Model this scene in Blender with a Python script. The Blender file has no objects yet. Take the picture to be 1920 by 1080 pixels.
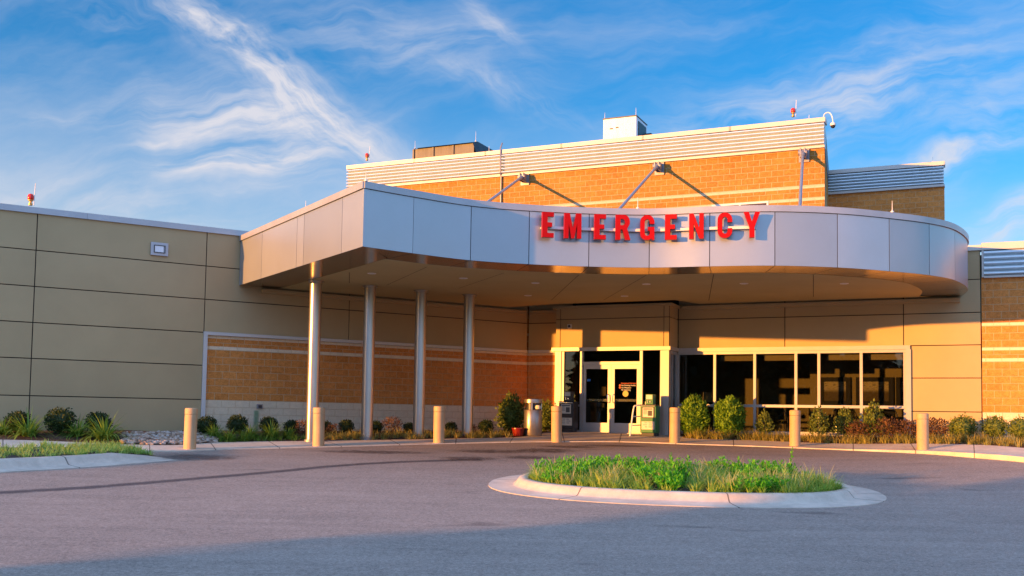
import bpy, bmesh, math, random
from mathutils import Vector, Matrix, noise
R = math.radians
rnd = random.Random(7)
sc = bpy.context.scene
col = sc.collection
EYE = 0.45

# ------------------------------------------------------------------ camera
FPX = 1920.0
PX, PY = 960.0, 668.0
th = math.atan(0.0595); rho = 0.016
fwd = Vector((0, math.cos(th), math.sin(th)))
up0 = Vector((0, -math.sin(th), math.cos(th)))
rt0 = Vector((1, 0, 0))
rt = (rt0 * math.cos(rho) + up0 * math.sin(rho)).normalized()
up = (up0 * math.cos(rho) - rt0 * math.sin(rho)).normalized()
CAM = Vector((0, 0, EYE))
cd = bpy.data.cameras.new('camera'); cam = bpy.data.objects.new('camera', cd); col.objects.link(cam)
cd.sensor_width = 36; cd.lens = 36; cd.shift_y = (PY - 540) / 1920.0
cd.clip_start = 0.1; cd.clip_end = 5000
M = Matrix((rt, up, -fwd)).transposed().to_4x4(); M.translation = CAM
cam.matrix_world = M
sc.camera = cam


def ray(px, py):
    return fwd * FPX + rt * (px - PX) + up * (PY - py)


def onz(px, py, z):
    d = ray(px, py); t = (z - EYE) / d.z
    return CAM + d * t


def gprof(y):
    if y >= 32.5: return 0.0
    if y >= 18: return -0.068 * (32.5 - y)
    a = -0.068 * 14.5
    t = 18 - y
    if t < 10: return a - 0.068 * t + 0.0028 * t * t
    return a - 0.68 + 0.28 - 0.012 * min(t - 10, 40)


def gz(x, y):
    e = max(0.0, -x - 6.0)
    w = max(0.0, x - 6.0)
    s = max(0.0, min(1.0, (y - 12) / 8))
    return gprof(y) + s * (min(0.3, 0.006 * e * e) + min(0.25, 0.004 * w * w))


def gpt(px, py, dz=0.0):
    """ground point seen at a pixel"""
    d = ray(px, py).normalized()
    t = 4.0; last = t
    while t < 90:
        p = CAM + d * t
        if p.z < gz(p.x, p.y) + dz: break
        last = t; t += 0.25
    lo, hi = last, t
    for _ in range(24):
        m = (lo + hi) / 2; p = CAM + d * m
        if p.z < gz(p.x, p.y) + dz: hi = m
        else: lo = m
    p = CAM + d * hi
    return Vector((p.x, p.y, gz(p.x, p.y) + dz))


# ------------------------------------------------------------------ materials
MATS = {}


def newmat(name):
    m = bpy.data.materials.new(name); m.use_nodes = True
    nt = m.node_tree
    for n in list(nt.nodes): nt.nodes.remove(n)
    out = nt.nodes.new('ShaderNodeOutputMaterial')
    b = nt.nodes.new('ShaderNodeBsdfPrincipled')
    nt.links.new(b.outputs[0], out.inputs[0])
    MATS[name] = m
    return m, nt, b, out


def N(nt, t, **kw):
    n = nt.nodes.new(t)
    for k, v in kw.items():
        if k in ('operation', 'blend_type', 'data_type', 'noise_dimensions', 'feature', 'distance', 'offset', 'mode', 'normalize',
                 'interpolation_type', 'clamp', 'invert', 'sky_type', 'distribution'):
            setattr(n, k, v)
        else:
            n.inputs[k].default_value = v
    return n


def L(nt, a, b): nt.links.new(a, b)


def math_(nt, op, a, b=None, c=None, clamp=False):
    n = nt.nodes.new('ShaderNodeMath'); n.operation = op; n.use_clamp = clamp
    for i, x in enumerate((a, b, c)):
        if x is None: continue
        if isinstance(x, (int, float)): n.inputs[i].default_value = x
        else: nt.links.new(x, n.inputs[i])
    return n.outputs[0]


def mixc(nt, fac, a, b, blend='MIX'):
    n = nt.nodes.new('ShaderNodeMix'); n.data_type = 'RGBA'; n.blend_type = blend
    for sock, x in ((n.inputs[0], fac), (n.inputs[6], a), (n.inputs[7], b)):
        if isinstance(x, (int, float)): sock.default_value = x
        elif isinstance(x, tuple): sock.default_value = (*x[:3], 1)
        else: nt.links.new(x, sock)
    return n.outputs[2]


def ramp(nt, x, a, b):
    n = nt.nodes.new('ShaderNodeMapRange'); n.interpolation_type = 'SMOOTHSTEP'
    n.inputs[1].default_value = a; n.inputs[2].default_value = b
    nt.links.new(x, n.inputs[0])
    return n.outputs[0]


def noise_(nt, vec, scale, detail=4, rough=.55, dist=0):
    n = N(nt, 'ShaderNodeTexNoise', Scale=scale, Detail=detail, Roughness=rough, Distortion=dist)
    if vec is not None: nt.links.new(vec, n.inputs['Vector'])
    return n.outputs['Fac']


def mapping(nt, vec, scale=(1, 1, 1), rot=(0, 0, 0), loc=(0, 0, 0)):
    n = nt.nodes.new('ShaderNodeMapping')
    n.inputs['Scale'].default_value = scale; n.inputs['Rotation'].default_value = rot; n.inputs['Location'].default_value = loc
    nt.links.new(vec, n.inputs['Vector'])
    return n.outputs[0]


def bump_(nt, b, h, strength, dist=.01, prev=None):
    n = N(nt, 'ShaderNodeBump', Strength=strength, Distance=dist)
    L(nt, h, n.inputs['Height']); L(nt, n.outputs[0], b.inputs['Normal'])
    return n


def obc(nt): return nt.nodes.new('ShaderNodeTexCoord').outputs['Object']


def uvc(nt): return nt.nodes.new('ShaderNodeTexCoord').outputs['UV']


def pm(name, c, rough=.6, metal=0.0, var=.12, vs=2.0, bump=0.0, bs=60, rvar=0.0, spec=.5, streak=False):
    m, nt, b, out = newmat(name)
    v = obc(nt)
    n1 = noise_(nt, v, vs, 5, .6)
    n2 = noise_(nt, v, bs, 3, .6)
    f = math_(nt, 'ADD', math_(nt, 'MULTIPLY', n1, .7), math_(nt, 'MULTIPLY', n2, .3))
    if streak:
        s = noise_(nt, mapping(nt, v, (6, 6, .35)), 1.5, 4, .6)
        f = math_(nt, 'ADD', math_(nt, 'MULTIPLY', f, .6), math_(nt, 'MULTIPLY', s, .4))
    f = ramp(nt, f, .3, .7)
    lo = tuple(x * (1 - var) for x in c); hi = tuple(min(1, x * (1 + var)) for x in c)
    L(nt, mixc(nt, f, lo, hi), b.inputs['Base Color'])
    b.inputs['Metallic'].default_value = metal
    b.inputs['Specular IOR Level'].default_value = spec
    if rvar:
        L(nt, math_(nt, 'ADD', math_(nt, 'MULTIPLY', n1, rvar), rough - rvar / 2), b.inputs['Roughness'])
    else: b.inputs['Roughness'].default_value = rough
    if bump: bump_(nt, b, n2, bump, .004)
    return m


EIFS = pm('stucco_panel', (.50, .37, .20), .9, 0, .06, .6, .25, 130, spec=.2)
JOINT = pm('dark_joint', (.025, .022, .018), .9)
ALU = pm('silver_composite_panel', (.43, .46, .48), .38, .62, .04, .6, 0, 40, rvar=.06)
def vary(m, amt, wav=0.0):
    nt = m.node_tree; b = [n for n in nt.nodes if n.type == 'BSDF_PRINCIPLED'][0]
    src = b.inputs['Base Color'].links[0].from_socket
    g = nt.nodes.new('ShaderNodeNewGeometry')
    k = math_(nt, 'ADD', 1 - amt, math_(nt, 'MULTIPLY', g.outputs['Random Per Island'], 2 * amt))
    vm = nt.nodes.new('ShaderNodeVectorMath'); vm.operation = 'SCALE'; L(nt, src, vm.inputs[0]); L(nt, k, vm.inputs['Scale'])
    L(nt, vm.outputs[0], b.inputs['Base Color'])
    if wav: bump_(nt, b, noise_(nt, obc(nt), 1.1, 2, .5), wav, .05)


vary(ALU, .09, .14); vary(EIFS, .035)
ALUJ = pm('panel_gap', (.05, .045, .045), .7)
BAND = pm('brushed_soffit_metal', (.50, .40, .30), .16, .95, .08, 1.2, 0, 40, rvar=.06)
CEIL = pm('soffit_plaster', (.44, .36, .17), .9, 0, .06, .8, .1, 80)
COPE = pm('grey_coping_metal', (.46, .46, .47), .45, .5, .08, 1.5)
CREAM = pm('cream_coping_metal', (.60, .56, .50), .5, .2, .06, 1)
CORR = pm('corrugated_cream_metal', (.72, .80, .82), .42, .35, .06, 1.0, streak=True)
TRIM = pm('pale_trim', (.62, .60, .57), .5, .25, .05, 1.5)
FRAME = pm('clear_aluminium_frame', (.50, .47, .43), .4, .35, .05, 2)
STEEL = pm('column_steel', (.52, .47, .42), .3, .85, .06, 1.5, 0, 40, rvar=.08)
BINS = pm('brushed_bin_steel', (.34, .30, .26), .34, .8, .12, 3, 0, 30, rvar=.1)
GALV = pm('galvanised_steel', (.30, .29, .30), .45, .6, .15, 6)
CONC = None
BOLL = pm('tan_bollard_plastic', (.54, .36, .19), .6, 0, .16, 2.2, .08, 90, streak=True)
RED = pm('red_acrylic', (.40, .002, .003), .5, 0, .04, 2, spec=.15)
REDSIDE = pm('red_letter_return', (.34, .004, .005), .4, 0, .04, 2)
WHITE = pm('white_paint', (.78, .76, .72), .5, 0, .08, 3)
DARK = pm('dark_metal', (.03, .03, .032), .4, .3, .2, 4)
BROWN = pm('weathered_brown_metal', (.115, .115, .12), .55, .3, .25, 2, streak=True)
GREENBOX = pm('green_box_paint', (.02, .16, .045), .4, 0, .15, 5)
PAPER = pm('printed_paper', (.70, .64, .50), .7, 0, .1, 6)
INK = pm('printed_ink', (.10, .09, .08), .8)
POT = pm('red_glazed_pot', (.20, .012, .008), .3, 0, .15, 8)
BROWNPOT = pm('dark_clay_pot', (.10, .055, .03), .6, 0, .2, 8)
INTW = pm('interior_wall_paint', (.36, .31, .19), .8, 0, .05, 1)
INTF = pm('interior_floor', (.10, .075, .05), .4, 0, .2, 2)
BLIND = pm('roller_blind', (.45, .38, .22), .8, 0, .06, 3)
CANVAS = None
LAMPSH = pm('lamp_shade', (.75, .65, .42), .8)
CHROME = pm('chrome_steel', (.7, .7, .7), .2, .95, .05, 3)
LENS = pm('frosted_lens', (.90, .90, .92), .25)
REDLENS = pm('red_beacon_lens', (.70, .03, .015), .2)
BRASS = pm('brass_fitting', (.55, .32, .10), .35, .7)
SOIL = pm('dark_soil', (.05, .03, .02), .95, 0, .4, 9, .8, 40)
BARK = pm('bark', (.08, .055, .035), .9, 0, .3, 8, .6, 30)
STAINM = None


def block_mat(name, brick_a, brick_b, cream, bands, base_top):
    m, nt, b, out = newmat(name)
    uv = uvc(nt)
    br = nt.nodes.new('ShaderNodeTexBrick'); br.offset = .5
    L(nt, mapping(nt, uv, loc=(.13, .0128, 0)), br.inputs['Vector'])
    br.inputs['Color1'].default_value = (0, 0, 0, 1); br.inputs['Color2'].default_value = (1, 1, 1, 1)
    br.inputs['Mortar'].default_value = (.5, .5, .5, 1)
    br.inputs['Scale'].default_value = 1; br.inputs['Mortar Size'].default_value = .009
    br.inputs['Mortar Smooth'].default_value = .3
    br.inputs['Brick Width'].default_value = .4064; br.inputs['Row Height'].default_value = .2032
    sep = nt.nodes.new('ShaderNodeSeparateXYZ'); L(nt, uv, sep.inputs[0])
    z = sep.outputs[1]
    rr = nt.nodes.new('ShaderNodeSeparateColor'); L(nt, br.outputs['Color'], rr.inputs[0])
    n1 = noise_(nt, uv, 9, 5, .7)
    n2 = noise_(nt, uv, 34, 5, .75)
    n3 = noise_(nt, uv, .7, 3, .5)
    f = math_(nt, 'ADD', math_(nt, 'MULTIPLY', rr.outputs[0], .17), math_(nt, 'ADD', math_(nt, 'MULTIPLY', ramp(nt, n2, .34, .66), .5), math_(nt, 'MULTIPLY', ramp(nt, n1, .35, .65), .3)))
    f = math_(nt, 'ADD', f, math_(nt, 'MULTIPLY', math_(nt, 'SUBTRACT', n3, .5), .5))
    c1 = mixc(nt, f, brick_a, brick_b)
    c2 = mixc(nt, f, tuple(x * .82 for x in cream), tuple(min(1, x * 1.12) for x in cream))
    mask = math_(nt, 'LESS_THAN', z, base_top)
    for lo, hi in bands:
        k = math_(nt, 'MULTIPLY', math_(nt, 'GREATER_THAN', z, lo), math_(nt, 'LESS_THAN', z, hi))
        mask = math_(nt, 'MAXIMUM', mask, k)
    c = mixc(nt, mask, c1, c2)
    c = mixc(nt, math_(nt, 'MULTIPLY', br.outputs['Fac'], .75), c, (.72, .52, .30))
    # dark hairlines along band edges
    L(nt, c, b.inputs['Base Color'])
    b.inputs['Roughness'].default_value = .92; b.inputs['Specular IOR Level'].default_value = .2
    rough = math_(nt, 'ADD', math_(nt, 'MULTIPLY', n1, 1.0), math_(nt, 'MULTIPLY', n2, .6))
    smoothb = None
    for lo, hi in bands:
        k = math_(nt, 'MULTIPLY', math_(nt, 'GREATER_THAN', z, lo), math_(nt, 'LESS_THAN', z, hi))
        smoothb = k if smoothb is None else math_(nt, 'MAXIMUM', smoothb, k)
    rough = math_(nt, 'MULTIPLY', rough, math_(nt, 'SUBTRACT', 1.0, math_(nt, 'MULTIPLY', smoothb, .8)))
    h = math_(nt, 'SUBTRACT', rough, math_(nt, 'MULTIPLY', br.outputs['Fac'], 1.0))
    bump_(nt, b, h, .7, .03)
    return m


BANDS_LOW = [(2.222, 2.324), (2.545, 2.64), (3.23, 3.33)]
BLOCK = block_mat('split_face_block', (.46, .145, .025), (.96, .40, .11), (.88, .70, .48), BANDS_LOW, .80)
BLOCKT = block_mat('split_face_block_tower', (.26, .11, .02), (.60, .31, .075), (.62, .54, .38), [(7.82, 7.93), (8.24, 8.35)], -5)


def concrete(name, c, joints=None):
    m, nt, b, out = newmat(name)
    v = obc(nt)
    n1 = noise_(nt, v, 1.1, 6, .65); n2 = noise_(nt, v, 60, 4, .7); n3 = noise_(nt, v, 6, 4, .6)
    f = math_(nt, 'ADD', math_(nt, 'MULTIPLY', n1, .5), math_(nt, 'ADD', math_(nt, 'MULTIPLY', n2, .25), math_(nt, 'MULTIPLY', n3, .25)))
    f = ramp(nt, f, .32, .68)
    cc = mixc(nt, f, tuple(x * .74 for x in c), tuple(x * 1.15 for x in c))
    if joints:
        sep = nt.nodes.new('ShaderNodeSeparateXYZ'); L(nt, uvc(nt), sep.inputs[0])
        fr = math_(nt, 'FRACT', math_(nt, 'DIVIDE', sep.outputs[0], joints))
        k = math_(nt, 'LESS_THAN', fr, .018 / joints * 1.6)
        cc = mixc(nt, math_(nt, 'MULTIPLY', k, .75), cc, (.05, .045, .04))
    L(nt, cc, b.inputs['Base Color'])
    b.inputs['Roughness'].default_value = .9; b.inputs['Specular IOR Level'].default_value = .25
    bump_(nt, b, n2, .3, .004)
    return m


CONC = concrete('pavement_concrete', (.70, .59, .46), 1.6)
KERB = concrete('kerb_concrete', (.62, .51, .40), 3.1)


def asphalt_mat():
    m, nt, b, out = newmat('worn_asphalt')
    v = obc(nt)
    n1 = noise_(nt, v, .22, 5, .6, .4); n2 = noise_(nt, v, 55, 4, .8); n3 = noise_(nt, v, 2.2, 6, .7)
    st = noise_(nt, mapping(nt, v, (.35, 3.0, 1), (0, 0, R(-9))), .8, 5, .6)
    f = math_(nt, 'ADD', math_(nt, 'MULTIPLY', n1, .35), math_(nt, 'ADD', math_(nt, 'MULTIPLY', n3, .25), math_(nt, 'MULTIPLY', st, .4)))
    f = ramp(nt, f, .33, .68)
    c = mixc(nt, f, (.235, .185, .14), (.43, .335, .26))
    sp = ramp(nt, math_(nt, 'ADD', math_(nt, 'MULTIPLY', n2, .6), math_(nt, 'MULTIPLY', noise_(nt, v, 18, 4, .75), .4)), .40, .62)
    c = mixc(nt, .48, c, mixc(nt, sp, (.10, .082, .072), (.58, .47, .39)))
    # darker, cleaner lane near the pavement (tyre path) and oil blots
    ob = ramp(nt, noise_(nt, mapping(nt, v, (.55, 1.6, 1)), .75, 3, .5), .66, .76)
    c = mixc(nt, math_(nt, 'MULTIPLY', ob, .45), c, (.05, .035, .03))
    vo = N(nt, 'ShaderNodeTexVoronoi', Scale=3.2); L(nt, v, vo.inputs['Vector'])
    dots = math_(nt, 'LESS_THAN', vo.outputs['Distance'], .045)
    c = mixc(nt, math_(nt, 'MULTIPLY', dots, .6), c, (.03, .025, .022))
    L(nt, c, b.inputs['Base Color'])
    b.inputs['Roughness'].default_value = .88; b.inputs['Specular IOR Level'].default_value = .3
    bump_(nt, b, n2, .9, .012)
    return m


ASPH = asphalt_mat()


def seal_mat():
    m, nt, b, out = newmat('asphalt_seam')
    v = obc(nt)
    n = noise_(nt, v, 3.0, 5, .7); n2 = noise_(nt, v, 55, 4, .8)
    L(nt, mixc(nt, ramp(nt, n2, .3, .7), (.03, .026, .03), (.13, .11, .11)), b.inputs['Base Color'])
    b.inputs['Roughness'].default_value = .85
    sep = nt.nodes.new('ShaderNodeSeparateXYZ'); L(nt, uvc(nt), sep.inputs[0])
    e = math_(nt, 'SUBTRACT', 1.0, math_(nt, 'ABSOLUTE', math_(nt, 'SUBTRACT', math_(nt, 'MULTIPLY', sep.outputs[1], 2), 1)))
    a = ramp(nt, math_(nt, 'MULTIPLY', e, math_(nt, 'ADD', n, .3)), .1, .75)
    L(nt, math_(nt, 'MULTIPLY', a, .7), b.inputs['Alpha'])
    return m


SEAM = seal_mat()


def blot_mat():
    m, nt, b, out = newmat('oil_blot')
    v = obc(nt)
    n = noise_(nt, v, 4.5, 5, .75); n2 = noise_(nt, v, 55, 4, .8)
    L(nt, mixc(nt, ramp(nt, n2, .3, .7), (.03, .02, .018), (.12, .08, .07)), b.inputs['Base Color'])
    b.inputs['Roughness'].default_value = .8
    sep = nt.nodes.new('ShaderNodeSeparateXYZ'); L(nt, uvc(nt), sep.inputs[0])
    dx = math_(nt, 'SUBTRACT', math_(nt, 'MULTIPLY', sep.outputs[0], 2), 1); dy = math_(nt, 'SUBTRACT', math_(nt, 'MULTIPLY', sep.outputs[1], 2), 1)
    r2 = math_(nt, 'ADD', math_(nt, 'MULTIPLY', dx, dx), math_(nt, 'MULTIPLY', dy, dy))
    a = math_(nt, 'SUBTRACT', math_(nt, 'MULTIPLY', math_(nt, 'SUBTRACT', 1.0, r2, clamp=True), 1.3), math_(nt, 'MULTIPLY', math_(nt, 'SUBTRACT', .75, n), 2.2))
    L(nt, math_(nt, 'MULTIPLY', ramp(nt, a, .0, .8), .55), b.inputs['Alpha'])
    return m


STAIN = blot_mat()


def mulch_mat():
    m, nt, b, out = newmat('bark_mulch')
    v = obc(nt)
    vo = N(nt, 'ShaderNodeTexVoronoi', Scale=26); L(nt, mapping(nt, v, (1, 2.2, 1), (0, 0, .6)), vo.inputs['Vector'])
    n = noise_(nt, v, 5, 5, .7)
    se = nt.nodes.new('ShaderNodeSeparateColor'); L(nt, vo.outputs['Color'], se.inputs[0])
    c = mixc(nt, se.outputs[0], (.055, .025, .014), (.22, .115, .06))
    c = mixc(nt, ramp(nt, n, .35, .7), c, (.09, .045, .028))
    L(nt, c, b.inputs['Base Color']); b.inputs['Roughness'].default_value = .95
    bump_(nt, b, math_(nt, 'ADD', vo.outputs['Distance'], n), .9, .04)
    return m


MULCH = mulch_mat()


def grassland():
    m, nt, b, out = newmat('lawn')
    v = obc(nt)
    n = noise_(nt, v, .5, 6, .7); n2 = noise_(nt, v, 40, 3, .7)
    c = mixc(nt, n, (.06, .09, .02), (.16, .16, .05)); c = mixc(nt, math_(nt, 'MULTIPLY', n2, .5), c, (.03, .05, .012))
    L(nt, c, b.inputs['Base Color']); b.inputs['Roughness'].default_value = .95
    return m


LAWN = grassland()


def leaf(name, a, bcol, trans=.35):
    m, nt, b, out = newmat(name)
    v = obc(nt)
    geo = nt.nodes.new('ShaderNodeNewGeometry')
    n = noise_(nt, v, 7, 3, .6)
    f = math_(nt, 'ADD', math_(nt, 'MULTIPLY', geo.outputs['Random Per Island'], .7), math_(nt, 'MULTIPLY', n, .3))
    c = mixc(nt, f, a, bcol)
    L(nt, c, b.inputs['Base Color']); b.inputs['Roughness'].default_value = .55; b.inputs['Specular IOR Level'].default_value = .35
    tr = nt.nodes.new('ShaderNodeBsdfTranslucent'); L(nt, c, tr.inputs[0])
    mx = nt.nodes.new('ShaderNodeMixShader'); mx.inputs[0].default_value = trans
    L(nt, b.outputs[0], mx.inputs[1]); L(nt, tr.outputs[0], mx.inputs[2]); L(nt, mx.outputs[0], out.inputs[0])
    return m


BOX = leaf('boxwood_leaf', (.010, .028, .008), (.055, .09, .022), .15)
LILY = leaf('daylily_leaf', (.035, .16, .012), (.36, .52, .08))
YEW = leaf('yew_leaf', (.035, .15, .012), (.34, .54, .05))
HOLLY = leaf('holly_leaf', (.03, .075, .015), (.30, .36, .07))
BARB = leaf('barberry_leaf', (.05, .03, .014), (.24, .11, .05), .2)
DRYG = leaf('dry_grass_blade', (.14, .20, .035), (.70, .55, .17))
LIRI = leaf('lilyturf_blade', (.08, .34, .015), (.66, .70, .14))
BRIGHT = leaf('bright_green_leaf', (.03, .26, .008), (.20, .62, .03))
PALEG = leaf('pale_grass_blade', (.24, .32, .06), (.80, .70, .34))
TREEL = leaf('tree_leaf', (.012, .025, .008), (.04, .06, .018), .15)
PETAL = leaf('pink_petal', (.5, .02, .06), (.7, .1, .2))


def glass_mat():
    m, nt, b, out = newmat('tinted_glass')
    nt.nodes.remove(b)
    fr = N(nt, 'ShaderNodeFresnel', IOR=1.5)
    gl = N(nt, 'ShaderNodeBsdfGlossy', Roughness=.01); gl.inputs[0].default_value = (.85, .88, .9, 1)
    tr = nt.nodes.new('ShaderNodeBsdfTransparent'); tr.inputs[0].default_value = (.66, .66, .62, 1)
    mx = nt.nodes.new('ShaderNodeMixShader')
    L(nt, fr.outputs[0], mx.inputs[0]); L(nt, tr.outputs[0], mx.inputs[1]); L(nt, gl.outputs[0], mx.inputs[2])
    L(nt, mx.outputs[0], out.inputs[0])
    return m


GLASS = glass_mat()


def canvas_mat():
    m, nt, b, out = newmat('landscape_print')
    v = uvc(nt)
    n = noise_(nt, mapping(nt, v, (2, 7, 1)), 2.5, 5, .6)
    sep = nt.nodes.new('ShaderNodeSeparateXYZ'); L(nt, v, sep.inputs[0])
    c = mixc(nt, ramp(nt, math_(nt, 'ADD', sep.outputs[1], math_(nt, 'MULTIPLY', n, .3)), .55, .8), (.12, .09, .05), (.55, .50, .38))
    c = mixc(nt, ramp(nt, n, .5, .7), c, (.05, .04, .03))
    L(nt, c, b.inputs['Base Color']); b.inputs['Roughness'].default_value = .5
    return m


CANVAS = canvas_mat()


def stain_mat():
    m, nt, b, out = newmat('green_algae_stain')
    v = uvc(nt)
    n = noise_(nt, mapping(nt, v, (4, 1.5, 1)), 3, 5, .7)
    sep = nt.nodes.new('ShaderNodeSeparateXYZ'); L(nt, v, sep.inputs[0])
    e = math_(nt, 'SUBTRACT', 1.0, math_(nt, 'ABSOLUTE', math_(nt, 'SUBTRACT', math_(nt, 'MULTIPLY', sep.outputs[0], 2), 1)))
    L(nt, math_(nt, 'MULTIPLY', ramp(nt, math_(nt, 'MULTIPLY', e, math_(nt, 'ADD', n, .35)), .2, .7), .6), b.inputs['Alpha'])
    b.inputs['Base Color'].default_value = (.12, .30, .16, 1); b.inputs['Roughness'].default_value = .9
    return m


STAINM = stain_mat()


def stone_mat():
    m, nt, b, out = newmat('river_stone')
    geo = nt.nodes.new('ShaderNodeNewGeometry')
    n = noise_(nt, obc(nt), 20, 4, .6)
    cr = nt.nodes.new('ShaderNodeValToRGB'); e = cr.color_ramp.elements
    e[0].position = 0; e[0].color = (.16, .11, .08, 1); e[1].position = 1; e[1].color = (.58, .52, .45, 1)
    k = cr.color_ramp.elements.new(.45); k.color = (.50, .34, .22, 1)
    k = cr.color_ramp.elements.new(.7); k.color = (.60, .48, .38, 1)
    L(nt, geo.outputs['Random Per Island'], cr.inputs[0])
    L(nt, mixc(nt, math_(nt, 'MULTIPLY', n, .4), cr.outputs[0], (.2, .16, .13)), b.inputs['Base Color'])
    b.inputs['Roughness'].default_value = .8
    return m


STONE = stone_mat()


# ------------------------------------------------------------------ mesh builder
class MB:
    def __init__(s): s.v = []; s.f = []; s.m = []; s.uv = []; s.sm = []

    def face(s, pts, mi=0, uv=None, smooth=False):
        i = len(s.v); s.v += [tuple(p) for p in pts]
        s.f.append(tuple(range(i, i + len(pts)))); s.m.append(mi); s.sm.append(smooth)
        s.uv.append(uv if uv else [(0, 0)] * len(pts))

    def shared(s, verts, faces, mi=0, smooth=False, uvs=None):
        i = len(s.v); s.v += [tuple(p) for p in verts]
        for k, f in enumerate(faces):
            s.f.append(tuple(i + a for a in f)); s.m.append(mi); s.sm.append(smooth)
            s.uv.append([uvs[a] for a in f] if uvs else [(0, 0)] * len(f))

    def box(s, x0, x1, y0, y1, z0, z1, mi=0):
        FR0.box(s, x0, x1, -y1, -y0, z0, z1, mi)

    def tube(s, p0, p1, r0, r1=None, seg=12, mi=0, caps=True):
        r1 = r0 if r1 is None else r1
        s.path([p0, p1], [r0, r1], seg, mi, caps)

    def path(s, pts, rad, seg=10, mi=0, caps=True):
        pts = [Vector(p) for p in pts]; n = len(pts)
        if isinstance(rad, (int, float)): rad = [rad] * n
        vs = []; fs = []; a = None
        for i, p in enumerate(pts):
            t = (pts[min(i + 1, n - 1)] - pts[max(i - 1, 0)]).normalized()
            if a is None: a = t.orthogonal().normalized()
            else:
                a = (a - t * a.dot(t)).normalized()
            b = t.cross(a)
            for k in range(seg):
                w = 2 * math.pi * k / seg
                vs.append(p + (a * math.cos(w) + b * math.sin(w)) * rad[i])
        for i in range(n - 1):
            for k in range(seg):
                k2 = (k + 1) % seg
                fs.append((i * seg + k, i * seg + k2, (i + 1) * seg + k2, (i + 1) * seg + k))
        s.shared(vs, fs, mi, True)
        if caps:
            s.face([vs[k] for k in range(seg - 1, -1, -1)], mi); s.face([vs[(n - 1) * seg + k] for k in range(seg)], mi)

    def lathe(s, prof, c=(0, 0, 0), seg=24, mi=0, smooth=True):
        vs = []; fs = []; c = Vector(c)
        for r, z in prof:
            for k in range(seg):
                w = 2 * math.pi * k / seg; vs.append(c + Vector((r * math.cos(w), r * math.sin(w), z)))
        for i in range(len(prof) - 1):
            for k in range(seg):
                k2 = (k + 1) % seg
                fs.append((i * seg + k, i * seg + k2, (i + 1) * seg + k2, (i + 1) * seg + k))
        s.shared(vs, fs, mi, smooth)


class Fr:
    """a wall frame: u along the wall, d out of it, z up"""

    def __init__(s, o, u):
        s.o = Vector((o[0], o[1], 0)); s.U = Vector((u[0], u[1], 0)).normalized(); s.n = Vector((s.U.y, -s.U.x, 0))

    def p(s, u, d, z): return s.o + s.U * u + s.n * d + Vector((0, 0, z))

    def hit(s, px, py, d=0.0):
        r = ray(px, py); o = s.o + s.n * d
        t = (o - CAM).dot(s.n) / r.dot(s.n)
        q = CAM + r * t - s.o
        return q.dot(s.U), CAM.z + r.z * t

    def u(s, px, py=700, d=0.0): return s.hit(px, py, d)[0]

    def uz(s, x, y): q = Vector((x, y, 0)) - s.o; return q.dot(s.U), q.dot(s.n)

    def box(s, mb, u0, u1, d0, d1, z0, z1, mi=0, skip=''):
        P = s.p
        def q(a, uv): mb.face(a, mi, uv)
        if 'f' not in skip: q([P(u0, d1, z0), P(u1, d1, z0), P(u1, d1, z1), P(u0, d1, z1)], [(u0, z0), (u1, z0), (u1, z1), (u0, z1)])
        if 'b' not in skip: q([P(u1, d0, z0), P(u0, d0, z0), P(u0, d0, z1), P(u1, d0, z1)], [(u1, z0), (u0, z0), (u0, z1), (u1, z1)])
        if 'r' not in skip: q([P(u1, d1, z0), P(u1, d0, z0), P(u1, d0, z1), P(u1, d1, z1)], [(-d1, z0), (-d0, z0), (-d0, z1), (-d1, z1)])
        if 'l' not in skip: q([P(u0, d0, z0), P(u0, d1, z0), P(u0, d1, z1), P(u0, d0, z1)], [(d0, z0), (d1, z0), (d1, z1), (d0, z1)])
        if 't' not in skip: q([P(u0, d1, z1), P(u1, d1, z1), P(u1, d0, z1), P(u0, d0, z1)], [(u0, d1), (u1, d1), (u1, d0), (u0, d0)])
        if 'o' not in skip: q([P(u0, d0, z0), P(u1, d0, z0), P(u1, d1, z0), P(u0, d1, z0)], [(u0, d0), (u1, d0), (u1, d1), (u0, d1)])


FR0 = Fr((0, 0), (1, 0))   # u = x, d = -y


def wloc(o):
    p = Vector((0, 0, 0))
    while o: p = p + o.location; o = o.parent
    return p


def obj(name, mb, mats, parent=None, world=True, loc=None, bevel=0.0, sharp=35):
    me = bpy.data.meshes.new(name)
    off = Vector((0, 0, 0))
    if world and parent is not None: off = wloc(parent)
    if loc is not None: off = Vector(loc)
    vs = [(a[0] - off.x, a[1] - off.y, a[2] - off.z) for a in mb.v]
    me.from_pydata(vs, [], mb.f)
    if not isinstance(mats, (list, tuple)): mats = [mats]
    for m in mats: me.materials.append(m)
    me.polygons.foreach_set('material_index', mb.m)
    me.polygons.foreach_set('use_smooth', mb.sm)
    ul = me.uv_layers.new(name='UVMap')
    flat = []
    for u in mb.uv:
        for a in u: flat += [a[0], a[1]]
    ul.data.foreach_set('uv', flat)
    me.update()
    if any(mb.sm): me.set_sharp_from_angle(angle=R(sharp))
    o = bpy.data.objects.new(name, me); col.objects.link(o)
    if parent is not None: o.parent = parent
    if loc is not None and parent is None: o.location = loc
    if bevel:
        bm = bmesh.new(); bm.from_mesh(me); bmesh.ops.remove_doubles(bm, verts=bm.verts, dist=1e-5)
        bm.to_mesh(me); bm.free()
        md = o.modifiers.new('bevel', 'BEVEL'); md.width = bevel; md.segments = 2; md.limit_method = 'ANGLE'
    return o


def tag(o, label=None, cat=None, group=None, kind=None):
    if label: o['label'] = label
    if cat: o['category'] = cat
    if group: o['group'] = group
    if kind: o['kind'] = kind
    return o


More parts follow.
